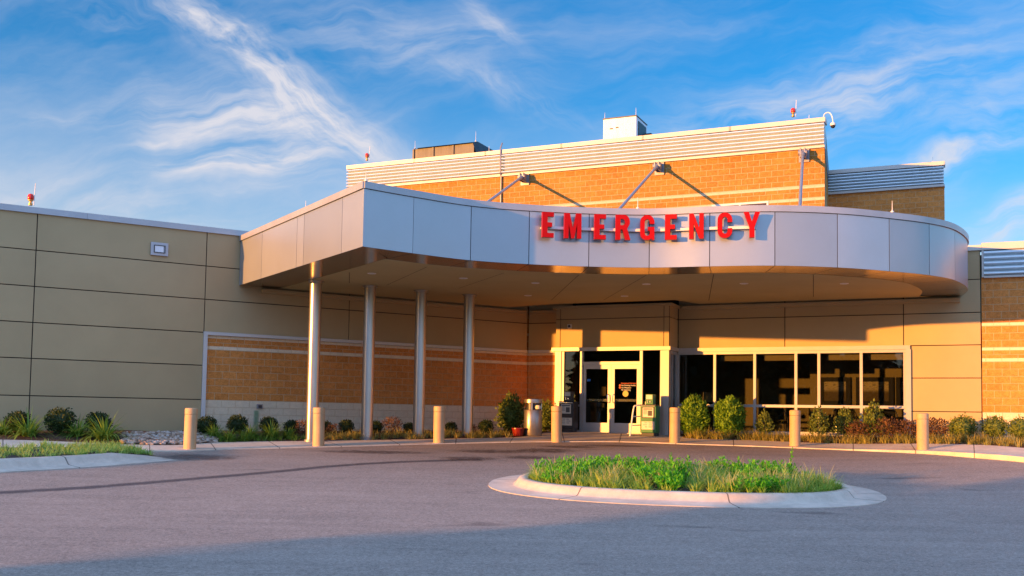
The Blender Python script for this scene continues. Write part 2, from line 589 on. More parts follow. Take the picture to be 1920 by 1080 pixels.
def thing(name, label, cat, loc, rz=0.0, group=None):
    o = bpy.data.objects.new(name, None); col.objects.link(o)
    o.empty_display_size = .3
    o.location = loc; o.rotation_euler = (0, 0, rz)
    return tag(o, label, cat, group)


def copy_tree(o, parent=None):
    c = o.copy(); col.objects.link(c)
    if parent is not None: c.parent = parent
    for ch in list(o.children): copy_tree(ch, c)
    return c


# ------------------------------------------------------------------ plan of the place
ud = (.842, .539); uw = (.911, -.411)
FL = Fr((-8.43, 28.9), ud)
FWn = Vector((-.411, -.911, 0)).normalized()
# corner where the left wall meets the entrance wall: plane .411x+.911y = 31.77
k = (31.77 - (.411 * FL.o.x + .911 * FL.o.y)) / (.411 * FL.U.x + .911 * FL.U.y)
CORN = FL.p(k, 0, 0); LEND = k
FW = Fr((CORN.x, CORN.y), uw)
FV0 = Fr((FW.o + FW.n * 1.0)[:2], uw)
uv_left = FV0.u(1041, 700)
FV = Fr(FV0.p(uv_left, 0, 0)[:2], uw)      # vestibule front, u=0 at its left corner
VW = FV.u(1254.5, 700)                     # vestibule width
VU0 = uv_left; VU1 = uv_left + VW          # along the entrance wall
WEND = FW.u(1840, 600)
FT = Fr((FW.o - FW.n * 3.05)[:2], uw)      # tower front
T0 = FT.u(654, 330); T1 = FT.u(1546, 300)
SOF = 4.10; CTOP = 5.53
ZJ = [4.577, 3.633, 2.696, 1.767, .805]
LTOP = 5.63

# ------------------------------------------------------------------ ground
def grid(xs, ys, f, mb, mi=0):
    vs = [(x, y, f(x, y)) for y in ys for x in xs]; n = len(xs)
    mb.shared(vs, [(j * n + i, j * n + i + 1, (j + 1) * n + i + 1, (j + 1) * n + i) for j in range(len(ys) - 1) for i in range(n - 1)], mi, True)


def fr(a, b, st):
    n = max(1, int(round((b - a) / st))); return [a + (b - a) * i / n for i in range(n + 1)]


mb = MB()
xs = [-2500, -900, -300, -120] + fr(-60, 60, 6) + [120, 300, 900, 2500]
ys = [-2500, -900, -300, -120] + fr(-60, 42, 3) + [70, 120, 300, 900, 2500]
grid(xs, ys, lambda x, y: gz(x, min(y, 60)) - .7, mb)
tag(obj('ground', mb, LAWN), kind='structure')
mb = MB()
grid(fr(-48, 48, .75), fr(-45, 33, .5), gz, mb)
tag(obj('road', mb, ASPH), kind='structure')


def resample(pts, st):
    out = [pts[0].copy()]
    for a, b in zip(pts, pts[1:]):
        n = max(1, int((b - a).length / st))
        for i in range(1, n + 1): out.append(a.lerp(b, i / n))
    return out


def crom(pts, n=8):
    out = []
    P = [pts[0]] + list(pts) + [pts[-1]]
    for i in range(1, len(P) - 2):
        p0, p1, p2, p3 = P[i - 1:i + 3]
        for j in range(n):
            t = j / n
            out.append(.5 * ((2 * p1) + (p2 - p0) * t + (2 * p0 - 5 * p1 + 4 * p2 - p3) * t * t + (3 * p1 - p0 - 3 * p2 + p3) * t ** 3))
    out.append(pts[-1].copy())
    return out


# pavement: pairs of front (road) edge and back (bed / door) edge
PAIRS = [((-140, 851), (-140, 832)), ((0, 847), (0, 831)), ((120, 845.5), (120, 833)), ((227, 846), (233, 836)), ((340, 847), (330, 836.5)), ((420, 843.5), (410, 831.5)),
         ((520, 841), (500, 829.5)), ((633, 838), (600, 828.5)), ((740, 835), (720, 826.5)), ((850, 832.2), (850, 824.3)),
         ((930, 830.5), (940, 822.5)), ((985, 829.5), (985, 820)), ((1042, 829), (1037, 812.5)), ((1150, 829), (1150, 811.8)),
         ((1225, 831), (1264, 813.5)), ((1290, 833.5), (1290, 823.5)), ((1400, 837), (1400, 827)), ((1490, 840.5), (1490, 830.5)),
         ((1600, 845), (1600, 835)), ((1730, 851), (1720, 837.5)), ((1842, 860), (1842, 843)), ((1920, 867), (1920, 849.5)), ((2080, 885), (2080, 863)), ((2420, 930), (2420, 897))]
FRONT = crom([gpt(*a) for a, b in PAIRS], 5)
BACK = crom([gpt(*b) for a, b in PAIRS], 5)


def lift(i):
    t = i / 5.0
    def sm(a, b): x = max(0, min(1, (t - a) / (b - a))); return x * x * (3 - 2 * x)
    return .025 + .10 * sm(17.2, 20.5) + .06 * (1 - sm(.5, 4))


mb = MB(); vs = []; fs = []; uvs = []
acc = 0
for i, (a, b) in enumerate(zip(FRONT, BACK)):
    if i: acc += (a - FRONT[i - 1]).length
    h = lift(i); d = (b - a); d.z = 0; dn = d.normalized()
    q = [a + Vector((0, 0, -.12)), a + Vector((0, 0, h)) + dn * .0, a + dn * .16 + Vector((0, 0, h + .004)), a + dn * .17 + Vector((0, 0, h + .003))]
    for s in (.35, .7, 1.0):
        w = a + dn * .17 + (b - a - dn * .17) * s
        q.append(Vector((w.x, w.y, gz(w.x, w.y) + h + .003)))
    q.append(q[-1] + Vector((0, 0, -.25)))
    for j, v in enumerate(q): vs.append(v); uvs.append((acc, j * .3))
n = 8
for i in range(len(FRONT) - 1):
    for j in range(n - 1): fs.append((i * n + j, (i + 1) * n + j, (i + 1) * n + j + 1, i * n + j + 1))
mb.shared(vs, fs, 0, True, uvs)
tag(obj('pavement', mb, CONC, sharp=25), kind='structure')

# planting beds (mulch), lofted from the pavement's back edge up to the walls
def bed(name, i0, i1, wall_pts, zfun):
    A = BACK[i0:i1 + 1]
    Lw = [Vector(p) for p in wall_pts]
    seg = [0]
    for a, b in zip(Lw, Lw[1:]): seg.append(seg[-1] + (b - a).length)
    mb = MB(); vs = []; fs = []; m = 9
    for i, a in enumerate(A):
        t = i / (len(A) - 1) * seg[-1]
        for j in range(len(Lw) - 1):
            if seg[j] <= t <= seg[j + 1] + 1e-6:
                w = Lw[j].lerp(Lw[j + 1], (t - seg[j]) / (seg[j + 1] - seg[j])); break
        z0 = a.z + lift(i0 + i) - .02
        for j in range(m):
            s = j / (m - 1)
            p = a.lerp(w, s)
            p.z = z0 + (w.z - z0) * s + .05 * math.sin(math.pi * s) + .035 * noise.noise(Vector((p.x * 1.7, p.y * 1.7, 0))) * (0 if j == 0 else 1)
            vs.append(p)
    for i in range(len(A) - 1):
        for j in range(m - 1): fs.append((i * m + j, (i + 1) * m + j, (i + 1) * m + j + 1, i * m + j + 1))
    mb.shared(vs, fs, 0, True)
    tag(obj(name, mb, MULCH, sharp=80), kind='structure')
    return vs, m, len(A)


iL0, iL1 = 0, 11 * 5 + 3
bed_l = bed('left_planting_bed', iL0, iL1,
            [FL.p(FL.u(-170, 806), .1, -.10), FL.p(FL.u(250, 806), .1, -.07), FL.p(LEND * .8, .1, -.02), FV.p(-.25, -.2, .0)], None)
bed_r = bed('right_planting_bed', 15 * 5 - 1, 23 * 5,
            [FW.p(VU1 + .15, .25, .0), FW.p(FW.u(1500), .1, .03), FW.p(WEND, .1, .06), FW.p(WEND + 7, .1, .08)], None)


def bed_at(bd, px, s):
    """point on a bed: pixel column px, share s of the way from pavement to wall"""
    vs, m, n = bd
    best = None
    for i in range(n - 1):
        for t in (0, .25, .5, .75):
            j = s * (m - 1); j0 = min(int(j), m - 2); fj = j - j0
            p = vs[i * m + j0].lerp(vs[i * m + j0 + 1], fj); q = vs[(i + 1) * m + j0].lerp(vs[(i + 1) * m + j0 + 1], fj)
            w = p.lerp(q, t)
            r = w - CAM
            x = PX + FPX * r.dot(rt) / r.dot(fwd)
            if best is None or abs(x - px) < best[0]: best = (abs(x - px), w)
    return best[1]


# kerbed island
IC = Vector((3.30, 19.75, 0)); IA, IB = 3.72, 2.25; IROT = R(-6.5)


def isl(w, inset):
    c, s = math.cos(w), math.sin(w); e = 2 / 2.35
    x = math.copysign(abs(c) ** e, c) * (IA - inset); y = math.copysign(abs(s) ** e, s) * (IB - inset)
    p = Vector((x * math.cos(IROT) - y * math.sin(IROT), x * math.sin(IROT) + y * math.cos(IROT), 0)) + IC
    return p


def kerb_loft(ring, closed, prof, name, mats, hs=None):
    mb = MB(); vs = []; fs = []; uvs = []; n = len(prof); acc = 0; prev = None
    for i, f in enumerate(ring):
        p0 = f(0)
        if prev is not None: acc += (p0 - prev).length
        prev = p0
        for j, (ins, h) in enumerate(prof):
            p = f(ins); p.z = gz(p.x, p.y) + h * (hs[i] if hs else 1); vs.append(p); uvs.append((acc, ins))
    R_ = len(ring)
    for i in range(R_ if closed else R_ - 1):
        k = (i + 1) % R_
        for j in range(n - 1): fs.append((i * n + j, k * n + j, k * n + j + 1, i * n + j + 1))
    mb.shared(vs, fs, 0, True, uvs)
    return obj(name, mb, mats, sharp=50)


KP = [(0, -.03), (0, .012), (.46, .018), (.50, .03), (.55, .09), (.58, .135), (.62, .155), (.74, .16), (.755, .15), (.76, .08)]
ws = [2 * math.pi * i / 96 for i in range(96)]
kerb_isl = kerb_loft([(lambda ins, w=w: isl(w, ins)) for w in ws], True, KP, 'island_kerb', KERB)
tag(kerb_isl, 'rounded concrete kerb ring around the planted island in the road', 'kerb')
mb = MB(); vs = [IC + Vector((0, 0, gz(IC.x, IC.y) + .18))]; fs = []
for r_ in (.4, .75, 1):
    for w in ws:
        p = isl(w, .755); p = IC.lerp(p, r_); p.z = gz(p.x, p.y) + .115 + .08 * (1 - r_); vs.append(p)
for i in range(96):
    k = (i + 1) % 96; fs.append((0, 1 + i, 1 + k))
    for a in range(2): fs.append((1 + a * 96 + i, 1 + (a + 1) * 96 + i, 1 + (a + 1) * 96 + k, 1 + a * 96 + k))
mb.shared(vs, fs, 0, True)
tag(obj('island_soil', mb, SOIL), kind='structure')

# left grass strip with its kerb
base = crom([gpt(-160, 897), gpt(0, 886.5), gpt(167, 876.5), gpt(260, 869), gpt(335, 862.5)], 8)
nb = []
for i, p in enumerate(base):
    t = (base[min(i + 1, len(base) - 1)] - base[max(i - 1, 0)]); t.z = 0; t.normalize()
    nb.append(Vector((-t.y, t.x, 0)))
hs = [min(1, max(.02, (len(base) - 1 - i) / 9)) for i in range(len(base))]
KP2 = [(0, -.03), (0, .012), (.42, .02), (.46, .04), (.53, .10), (.58, .15), (.64, .165), (.76, .17), (.775, .16), (.78, .1)]
tag(kerb_loft([(lambda ins, p=p, q=q: p + q * ins) for p, q in zip(base, nb)], False, KP2, 'strip_kerb', KERB, hs),
    'pale concrete kerb along the grass strip at the left, tapering down to the road', 'kerb')
mb = MB(); vs = []; fs = []
inner = [p + q * .77 for p, q in zip(base, nb)]
far = crom([gpt(-140, 851), gpt(0, 847.5), gpt(120, 846), gpt(210, 846.5), gpt(262, 848)], 8)
for i, (a, b) in enumerate(zip(inner, far)):
    for j in range(4):
        p = a.lerp(b, j / 3); p.z = gz(p.x, p.y) + .13 * (hs[i] if j < 3 else .6 * hs[i]) + .02; vs.append(p)
for i in range(len(inner) - 1):
    for j in range(3): fs.append((i * 4 + j, (i + 1) * 4 + j, (i + 1) * 4 + j + 1, i * 4 + j + 1))
mb.shared(vs, fs, 0, True)
tag(obj('grass_strip_soil', mb, SOIL), kind='structure')
STRIP = (inner, far, hs)

# seam / tyre line across the road
mb = MB(); line = crom([gpt(-120, 932), gpt(0, 924), gpt(167, 914), gpt(340, 900), (gpt(500, 886)), gpt(640, 873), gpt(760, 866), gpt(900, 862)], 8)
for i in range(len(line) - 1):
    a, b = line[i], line[i + 1]; t = (b - a); t.z = 0; t.normalize(); q = Vector((-t.y, t.x, 0))
    w = .30
    P = [a - q * w, b - q * w, b + q * w, a + q * w]
    P = [Vector((p.x, p.y, gz(p.x, p.y) + .006)) for p in P]
    mb.face(P, 0, [(i, 0), (i + 1, 0), (i + 1, 1), (i, 1)], True)
tag(obj('road_seam', mb, SEAM), kind='structure')
mb = MB()
for (px, py, wx, wy) in ((1022, 845, 1.3, .9), (1070, 838, 1.4, .5), (925, 847, 1.6, .7), (365, 858, 1.5, 1.0), (1150, 836, 1.8, .4), (880, 860, 1.1, .7), (985, 858, 1.0, .6), (700, 848, 2.2, .6)):
    c = gpt(px, py)
    P = [Vector((c.x + sx * wx, c.y + sy * wy, 0)) for sx, sy in ((-1, -1), (1, -1), (1, 1), (-1, 1))]
    P = [Vector((p.x, p.y, gz(p.x, p.y) + .008)) for p in P]
    mb.face(P, 0, [(0, 0), (1, 0), (1, 1), (0, 1)])
tag(obj('road_stains', mb, STAIN), kind='structure')

# ------------------------------------------------------------------ hospital building (low)
hb = thing('hospital_building', 'low tan panelled hospital building with brick infill and long entrance window', 'building', (CORN.x, CORN.y, 0))


def panels(mb, F, us, zs, d=0.0, t=.03, gap=.013, depth=.3, holes=()):
    """stucco panels (mat 0) over a dark backing (mat 1)"""
    F.box(mb, us[0], us[-1], d - depth, d - t, zs[0], zs[-1], 1)
    for a, b in zip(us, us[1:]):
        for c, e in zip(zs, zs[1:]):
            F.box(mb, a + gap, b - gap, d - t + .002, d, c + (gap if c != zs[0] else 0), e - (gap if e != zs[-1] else 0), 0, 'b')


zall = [-.3] + ZJ[::-1] + [LTOP - .1]
SB = -.3                     # left wall: brick infill starts here
mb = MB()
panels(mb, FL, [SB - 4.4 * i for i in range(2, -1, -1)], zall)
FLL = Fr(FL.p(SB - 8.8, -25, 0)[:2], (FL.n.x, FL.n.y)); panels(mb, FLL, [.0, 6, 12, 18.5, 24.69], zall)
zup = [2.72, 3.633, 4.577, LTOP - .1]
panels(mb, FL, [SB, SB + 4.39, SB + 8.78, LEND - .015], zup)
obj('wall', mb, [EIFS, JOINT], hb)
mb = MB(); FL.box(mb, SB + .1, LEND + .06, -.3, -.05, -.4, 2.63)
FL.box(mb, LEND - .1, LEND + .35, -.42, -.31, -.4, 5.3)
obj('brick_wall', mb, BLOCK, hb)
mb = MB(); FW.box(mb, .002, VU0 + .3, -.3, -.04, -.4, 2.63)
obj('brick_wall', mb, BLOCK, hb)
mb = MB()
FL.box(mb, SB - .01, SB + .1, -.1, .05, -.3, 2.72)
FL.box(mb, SB + .1, LEND - .04, -.1, .05, 2.63, 2.72)
FW.box(mb, .04, VU0 + .12, -.1, .05, 2.63, 2.72)
obj('trim', mb, TRIM, hb)
mb = MB()
WU = [FW.u(1270, 700), FW.u(1707, 700)]
panels(mb, FW, [.012, VU0 + .2], zup)
jx1 = FW.u(1471.5, 610); jx2 = FW.u(1694, 600)
panels(mb, FW, [VU1 + .012, jx1, jx2, WEND - .01], zup[:1] + zup[1:3] + [5.40])
panels(mb, FW, [WU[1], WEND - .01], [-.3] + ZJ[::-1][:3])
obj('wall', mb, [EIFS, JOINT], hb)
# coping of the left wall and of the right stretch
mb = MB()
for a, b in ((SB - 8.85, SB - 6.2), (SB - 6.2, SB - 3.2), (SB - 3.2, SB + 1.4), (SB + 1.4, LEND + .3)):
    FL.box(mb, a + .003, b - .003, -.35, .05, LTOP - .1, LTOP + .06)
obj('coping', mb, COPE, hb)
mb = MB(); FW.box(mb, 2.0, WEND + .02, -.35, .05, 5.40, 5.55)
obj('coping', mb, CREAM, hb)
# ledge under the soffit
mb = MB()
la = FL.u(490, 545)
FL.box(mb, la, LEND - .12, -.02, .11, 3.93, 4.02)
FL.box(mb, la, LEND - .12, -.02, .16, 4.02, 4.05)
obj('cornice', mb, EIFS, hb); mb = MB()
FW.box(mb, .10, VU0 - .01, -.02, .11, 3.93, 4.02); FW.box(mb, .14, VU0 - .01, -.02, .16, 4.02, 4.05)
obj('cornice', mb, EIFS, hb); mb = MB()
FW.box(mb, VU1 + .13, FW.u(1800, 560), -.02, .11, 3.93, 4.02); FW.box(mb, VU1 + .18, FW.u(1800, 560), -.02, .16, 4.02, 4.05)
obj('cornice', mb, EIFS, hb); mb = MB()
FW.box(mb, -.1, VU1 + .1, -.45, -.31, 2.6, 5.3); obj('backing_wall', mb, JOINT, hb)
# window
mb = MB(); zs0, zs1 = .06, 2.72
wl, wr = WU
FW.box(mb, VU1 + .01, wr + .0, -.1, .06, 2.60, zs1)                 # head trim
FW.box(mb, wr - .12, wr + .02, -.1, .0595, zs0, 2.60)
FW.box(mb, VU1 + .01, wr - .12, -.14, .02, 2.515, 2.60)
FW.box(mb, wr - .19, wr - .12, -.14, .0, zs0, 2.515)
zmid = FW.hit(1520, 762)[1]
FW.box(mb, VU1 + .01, wr - .19, -.12, .0, zmid - .04, zmid + .04)
FW.box(mb, VU1 + .01, wr - .19, -.12, .02, zs0, zs0 + .09)
mul = [FW.u(x, 700) for x in (1271, 1340, 1415, 1492.3, 1535.3, 1614.7)]
for x in mul:
    for a, b in ((zs0 + .09, zmid - .04), (zmid + .04, 2.515)): FW.box(mb, x - .04, x + .04, -.13, .008, a, b)
win = obj('window', mb, FRAME, hb)
mb = MB(); FW.box(mb, VU1 + .01, wr - .15, -.075, -.063, zs0 + .05, 2.55)
obj('pane', mb, GLASS, win)
for a, b in ((1346, 1411), (1428, 1488), (1547, 1611), (1626, 1692)):
    mb = MB(); FW.box(mb, FW.u(a), FW.u(b), -.32, -.29, 2.32, 2.5)
    obj('blind', mb, BLIND, win)
mb = MB(); FW.box(mb, VU1 + .01, WU[1], -.3, .03, -.35, zs0)
obj('sill', mb, KERB, hb)
# lobby interior
mb = MB()
FW.box(mb, .3, WEND + 1, -5.6, -5.4, -.2, 3.2, 0)
FW.box(mb, WEND + .1, WEND + .3, -5.4, -.31, -.2, 3.2, 0)
FW.box(mb, .1, .3, -5.4, -.31, -.2, 3.2, 0)
FW.box(mb, .3, WEND + .1, -5.4, -.31, 3.0, 3.2, 0)
FW.box(mb, .3, WEND + .1, -5.4, -.31, -.2, 0.0, 1)
FW.box(mb, FW.u(1490), WEND + .1, -3.4, -3.2, 0, 3.0, 0)
obj('interior_room', mb, [INTW, INTF], hb)
# roof slab
mb = MB()
pts = [FL.p(SB - 8.7, -.3, 5.3), FL.p(LEND - .1, -.35, 5.3), FW.p(WEND + 10, -.35, 5.3), Vector((30, 60, 5.3)), FL.p(SB - 8.7, -25, 5.3)]
mb.face(pts)
obj('roof', mb, COPE, hb)

# right brick wing
rw = thing('brick_wing', 'orange brick wing with corrugated parapet at the right end of the entrance wall', 'building', FW.p(WEND, 0, 0))
mb = MB(); FW.box(mb, WEND + .01, WEND + 12, -.4, -.02, -.4, 4.64)
obj('brick_wall', mb, BLOCK, rw)


def corrugated(mb, F, u0, u1, d, z0, z1, n, amp=.06):
    dz = (z1 - z0) / n; prof = []
    for i in range(n):
        b = z0 + i * dz
        prof += [(0, b), (amp * 1.3, b + .36 * dz), (amp * 1.2, b + .62 * dz), (amp * .1, b + .97 * dz)]
    prof.append((0, z1))
    for (a, z), (c, e) in zip(prof, prof[1:]):
        mb.face([F.p(u0, d + a, z), F.p(u1, d + a, z), F.p(u1, d + c, e), F.p(u0, d + c, e)], 0, [(u0, z), (u1, z), (u1, e), (u0, e)])
    for uu in (u0, u1):
        for (a, z), (c, e) in zip(prof, prof[1:]):
            mb.face([F.p(uu, d - .1, z), F.p(uu, d + a, z), F.p(uu, d + c, e), F.p(uu, d - .1, e)])
    F.box(mb, u0, u1, d - .3, d - .02, z0, z1)


mb = MB(); corrugated(mb, FW, WEND + .08, WEND + 12, -.02, 4.66, 5.40, 5, .08)
obj('corrugated_parapet', mb, CORR, rw)
mb = MB(); FW.box(mb, WEND + .025, WEND + .078, -.3, .05, 4.62, 5.40)
FW.box(mb, WEND + .08, WEND + 12, -.3, .06, 4.60, 4.655)
FW.box(mb, WEND + .022, WEND + 12, -.35, .07, 5.402, 5.60)
obj('trim', mb, CREAM, rw)

# ------------------------------------------------------------------ tower block
tb = thing('upper_block', 'tall orange block building with cream corrugated parapet rising behind the canopy', 'building', FT.p((T0 + T1) / 2, 0, 5.3))
mb = MB()
TZ = 9.56
def skewed(mb, F, u0, u1, d0, z0, z1, k):
    # a block whose right flank runs back at a slight angle
    P = F.p; a, b, c, e = (u0, 0), (u1, 0), (u1 + k * d0, d0), (u0, d0)
    for (p, q) in ((a, b), (b, c), (c, e), (e, a)):
        w = 0 if p is a else p[1]
        uvw = [(p[0] if p[1] == 0 == q[1] else -p[1], z0), (q[0] if p[1] == 0 == q[1] else -q[1], z0), (q[0] if p[1] == 0 == q[1] else -q[1], z1), (p[0] if p[1] == 0 == q[1] else -p[1], z1)]
        mb.face([P(p[0], p[1], z0), P(q[0], q[1], z0), P(q[0], q[1], z1), P(p[0], p[1], z1)], 0, uvw)
    mb.face([P(x[0], x[1], z1) for x in (a, b, c, e)], 0)


SK = .105
skewed(mb, FT, T0, T1, -9, 5.0, TZ, SK)
obj('brick_wall', mb, BLOCKT, tb)
mb = MB(); corrugated(mb, FT, T0 - .02, T1, .0, TZ + .09, 10.42, 6, .12)
obj('corrugated_parapet', mb, CORR, tb)
mb = MB()
FT.box(mb, T0 - .03, T1 + .01, -.32, .09, TZ + .002, TZ + .087)
for a in range(6):
    w = (T1 - T0) / 6; FT.box(mb, T0 - .05 + a * w + .004, T0 + .04 + (a + 1) * w - .004, -.4, .12, 10.42, 10.57)
obj('coping', mb, CREAM, tb)
mb = MB(); FTR = Fr(FT.p(T1, 0, 0)[:2], (FT.p(T1 - SK * 9, -9, 0) - FT.p(T1, 0, 0))[:2])
FTR.box(mb, .05, 9, -.2, .012, TZ + .002, 10.5); obj('side_parapet', mb, BROWN, tb)
mb = MB(); FT.box(mb, T0 - .02, T0 + .02, -9, -.41, TZ + .002, 10.5); obj('side_parapet', mb, BROWN, tb)
mb = MB(); cu = FT.u(941, 330)
mb.path([FT.p(cu, .06, 5.3), FT.p(cu, .06, TZ + .0), FT.p(cu, .15, TZ + .12), FT.p(cu, .15, 10.65), FT.p(cu + .02, .05, 10.85)], .03, 8)
for z in (6.4, 7.4, 8.4, 9.8, 10.2): FT.box(mb, cu - .06, cu + .06, .0, .10, z, z + .04)
obj('conduit', mb, GALV, tb)
wu0, wu1 = FT.u(1335, 380), FT.u(1441, 376)
mb = MB(); wz1 = 7.9; wz0 = 6.5
for a, b, c, e in ((wu0, wu1, wz1 - .06, wz1), (wu0, wu1, wz0, wz0 + .06)): FT.box(mb, a, b, -.05, .03, c, e)
for a in (wu0, (wu0 + wu1) / 2 - .03, wu1 - .06): FT.box(mb, a, a + .06, -.05, .028, wz0 + .06, wz1 - .06)
tw = obj('window', mb, WHITE, tb)
mb = MB(); FT.box(mb, wu0 + .03, wu1 - .03, .004, .012, wz0 + .03, wz1 - .03)
obj('pane', mb, GLASS, tw)
mb = MB()
FT.box(mb, FT.u(1090), wu0 - .02, .0, .012, 7.68, 7.86)
# annex
FA = Fr((FW.o - FW.n * 9.0)[:2], uw)
A0 = FA.u(1540, 400); A1 = FA.u(1771, 380)
ab = thing('annex_block', 'smaller shaded brick block with corrugated top just right of the tall orange block', 'building', FA.p((A0 + A1) / 2, 0, 5.3))
za = FA.hit(1771, 304)[1]; zb = FA.hit(1771, 350)[1]
mb = MB(); skewed(mb, FA, A0, A1, -5, 5.0, zb, .06)
obj('brick_wall', mb, BLOCK, ab)
mb = MB(); corrugated(mb, FA, A0, A1 - .02, 0, zb + .09, za - .13, 6, .085); obj('corrugated_parapet', mb, CORR, ab)
mb = MB(); FA.box(mb, A0, A1 + .03, -.35, .12, za - .13, za + .02); FA.box(mb, A0, A1 + .01, -.3, .09, zb + .002, zb + .087)
obj('coping', mb, CREAM, ab)


# ------------------------------------------------------------------ canopy
JP = [(683, 340), (776, 357), (884, 374.5), (993, 384), (1105, 389.5), (1218, 391.5), (1331, 387.5), (1453, 385), (1570, 389), (1667, 398), (1742, 408), (1790, 421), (1814, 443)]
ctrl = [onz(x, y, CTOP) for x, y in JP]
for c in ctrl: c.z = 0
E1 = FW.p(FW.u(1803, 560) , .02, 0)
ctrl.append(E1)
c0 = ctrl[0]
fl_end = FL.p(FL.uz(c0.x, c0.y)[0], .02, 0)
dl = (c0 - fl_end); LLEN = dl.length; dl.normalize()
NSEG = 10
curve = crom(ctrl, NSEG)
cn = thing('entrance_canopy', 'large silver S-curved entrance canopy on four steel columns and three brace rods', 'canopy', (c0.x, c0.y, gz(c0.x, c0.y)))


def nrm(cv, i):
    t = cv[min(i + 1, len(cv) - 1)] - cv[max(i - 1, 0)]; t.normalize()
    return Vector((t.y, -t.x, 0))   # outward (towards the camera)


nrms = [nrm(curve, i) for i in range(len(curve))]
nrms[0] = nrm(curve, 0)
PANZ0, PANZ1 = SOF, CTOP - .15


def wall_strip(mb, pts, ns, z0, z1, d0, d1, mi):
    """a curved slab between offsets d0..d1"""
    vs = []; fs = []
    for p, q in zip(pts, ns):
        for d, z in ((d1, z0), (d1, z1), (d0, z1), (d0, z0)): vs.append(Vector((p.x + q.x * d, p.y + q.y * d, z)))
    m = 4
    for i in range(len(pts) - 1):
        for j in range(4): fs.append((i * m + j, (i + 1) * m + j, (i + 1) * m + (j + 1) % 4, i * m + (j + 1) % 4))
    mb.shared(vs, fs, mi, True)
    e = (len(pts) - 1) * 4
    mb.face([vs[3], vs[2], vs[1], vs[0]], mi); mb.face([vs[e], vs[e + 1], vs[e + 2], vs[e + 3]], mi)


def trimmed(pts, ns, g):
    a = pts[0].lerp(pts[1], min(.49, g / max(1e-6, (pts[1] - pts[0]).length)))
    b = pts[-1].lerp(pts[-2], min(.49, g / max(1e-6, (pts[-1] - pts[-2]).length)))
    return [a] + pts[1:-1] + [b], ns


mb = MB()
for i in range(len(ctrl) - 1):
    seg = curve[i * NSEG:(i + 1) * NSEG + 1]; ns = nrms[i * NSEG:(i + 1) * NSEG + 1]
    s2, n2 = trimmed(list(seg), ns, .009 if i else .0)
    wall_strip(mb, s2, n2, PANZ0, PANZ1 - .012, -.05, 0, 0)
wall_strip(mb, curve[1:], nrms[1:], PANZ0 + .03, PANZ1 + .02, -.12, -.06, 1)
obj('fascia', mb, [ALU, ALUJ], cn, sharp=40)
FS = Fr((fl_end.x, fl_end.y), (dl.x, dl.y))      # side fascia: outward normal
side_us = [.02] + [FS.u(x, 470) for x in (491, 556, 569, 640)] + [LLEN]
mb = MB()
for a, b in zip(side_us, side_us[1:]): FS.box(mb, a + (.008 if a > .1 else 0), b - (.008 if b < LLEN - .1 else -.0), -.05, 0, PANZ0, PANZ1 - .012, 0)
FS.box(mb, .03, LLEN - .12, -.12, -.06, PANZ0 + .03, PANZ1 + .02, 1)
obj('side_fascia', mb, [ALU, ALUJ], cn)
mb = MB()
wall_strip(mb, curve, nrms, PANZ1, CTOP, -.30, .035, 0)
FS.box(mb, .02, LLEN - .001, -.30, .035, PANZ1, CTOP)
obj('coping', mb, COPE, cn, sharp=40)
# soffit: metal border + plaster ceiling
BW = 1.15
inner_c = []
for i in range(0, len(curve)):
    inner_c.append(curve[i] - nrms[i] * BW)
# inner corner on the left: intersection of the offset side line and the offset curve
sn = FS.n
inner_side = [FS.p(u_, -BW, 0) for u_ in (0.0, LLEN)]
keep = [p for p in inner_c if (p - FS.o).dot(sn) < -BW - .02 and (p - FW.o).dot(FW.n) > .35]
mb = MB()
z = SOF - .004
vs = []; fs = []
# border along the curve
ins = []
for i, p in enumerate(curve):
    q = inner_c[i]
    dq = (q - FS.o).dot(sn)
    if dq > -BW: q = q - sn * (dq + BW)
    dw = (q - FW.o).dot(FW.n)
    if dw < .03: q = q + FW.n * (.03 - dw)
    ins.append(q)
    vs += [Vector((p.x, p.y, z)), Vector((q.x, q.y, z))]
for i in range(len(curve) - 1): fs.append((2 * i, 2 * i + 1, 2 * i + 3, 2 * i + 2))
mb.shared(vs, fs, 0)
pA, pB = FS.p(.02, 0, z), FS.p(LLEN, 0, z)
qA = FS.p(.02, -BW, z); qB = Vector((ins[0].x, ins[0].y, z))
mb.face([pA, qA, qB, pB])
# dark panel seams of the border
for i in range(1, len(ctrl) - 1):
    a, b = curve[i * NSEG], ins[i * NSEG]; t = (b - a).normalized(); w = Vector((-t.y, t.x, 0)) * .006
    mb.face([Vector((p.x, p.y, z - .003)) for p in (a - w, b - w, b + w, a + w)], 1)
bord = obj('soffit_border', mb, [BAND, ALUJ], cn)
# ceiling polygon with a reveal gap to the walls
REV = .22
poly = [Vector((q.x, q.y, 0)) for q in ins[2:] if (q - FW.o).dot(FW.n) > REV + .06]
lastq = poly[-1]
uL, dL = FW.uz(lastq.x, lastq.y)
poly.append(FW.p(uL + .3, REV, 0))
poly += [FW.p(VU1 + .75, REV, 0), FV.p(VW + .3, .45, 0), FV.p(.0, .45, 0)]
cxl = FL.uz(*FV.p(0, .45, 0)[:2])
poly += [FL.p(cxl[0] - .55, REV + .1, 0)]
su = FL.uz(qA.x, qA.y)[0]
poly += [FL.p(su + .02, REV, 0)]
poly += [Vector((ins[0].x, ins[0].y, 0))]
mb = MB()
mb.face([Vector((p.x, p.y, z - .003)) for p in poly])
def seam(a, b, w=.008):
    a = onz(*a, SOF); b = onz(*b, SOF); t = (b - a).normalized(); q = Vector((-t.y, t.x, 0)) * w
    mb.face([Vector((p.x, p.y, z - .006)) for p in (a - q, b - q, b + q, a + q)], 1)
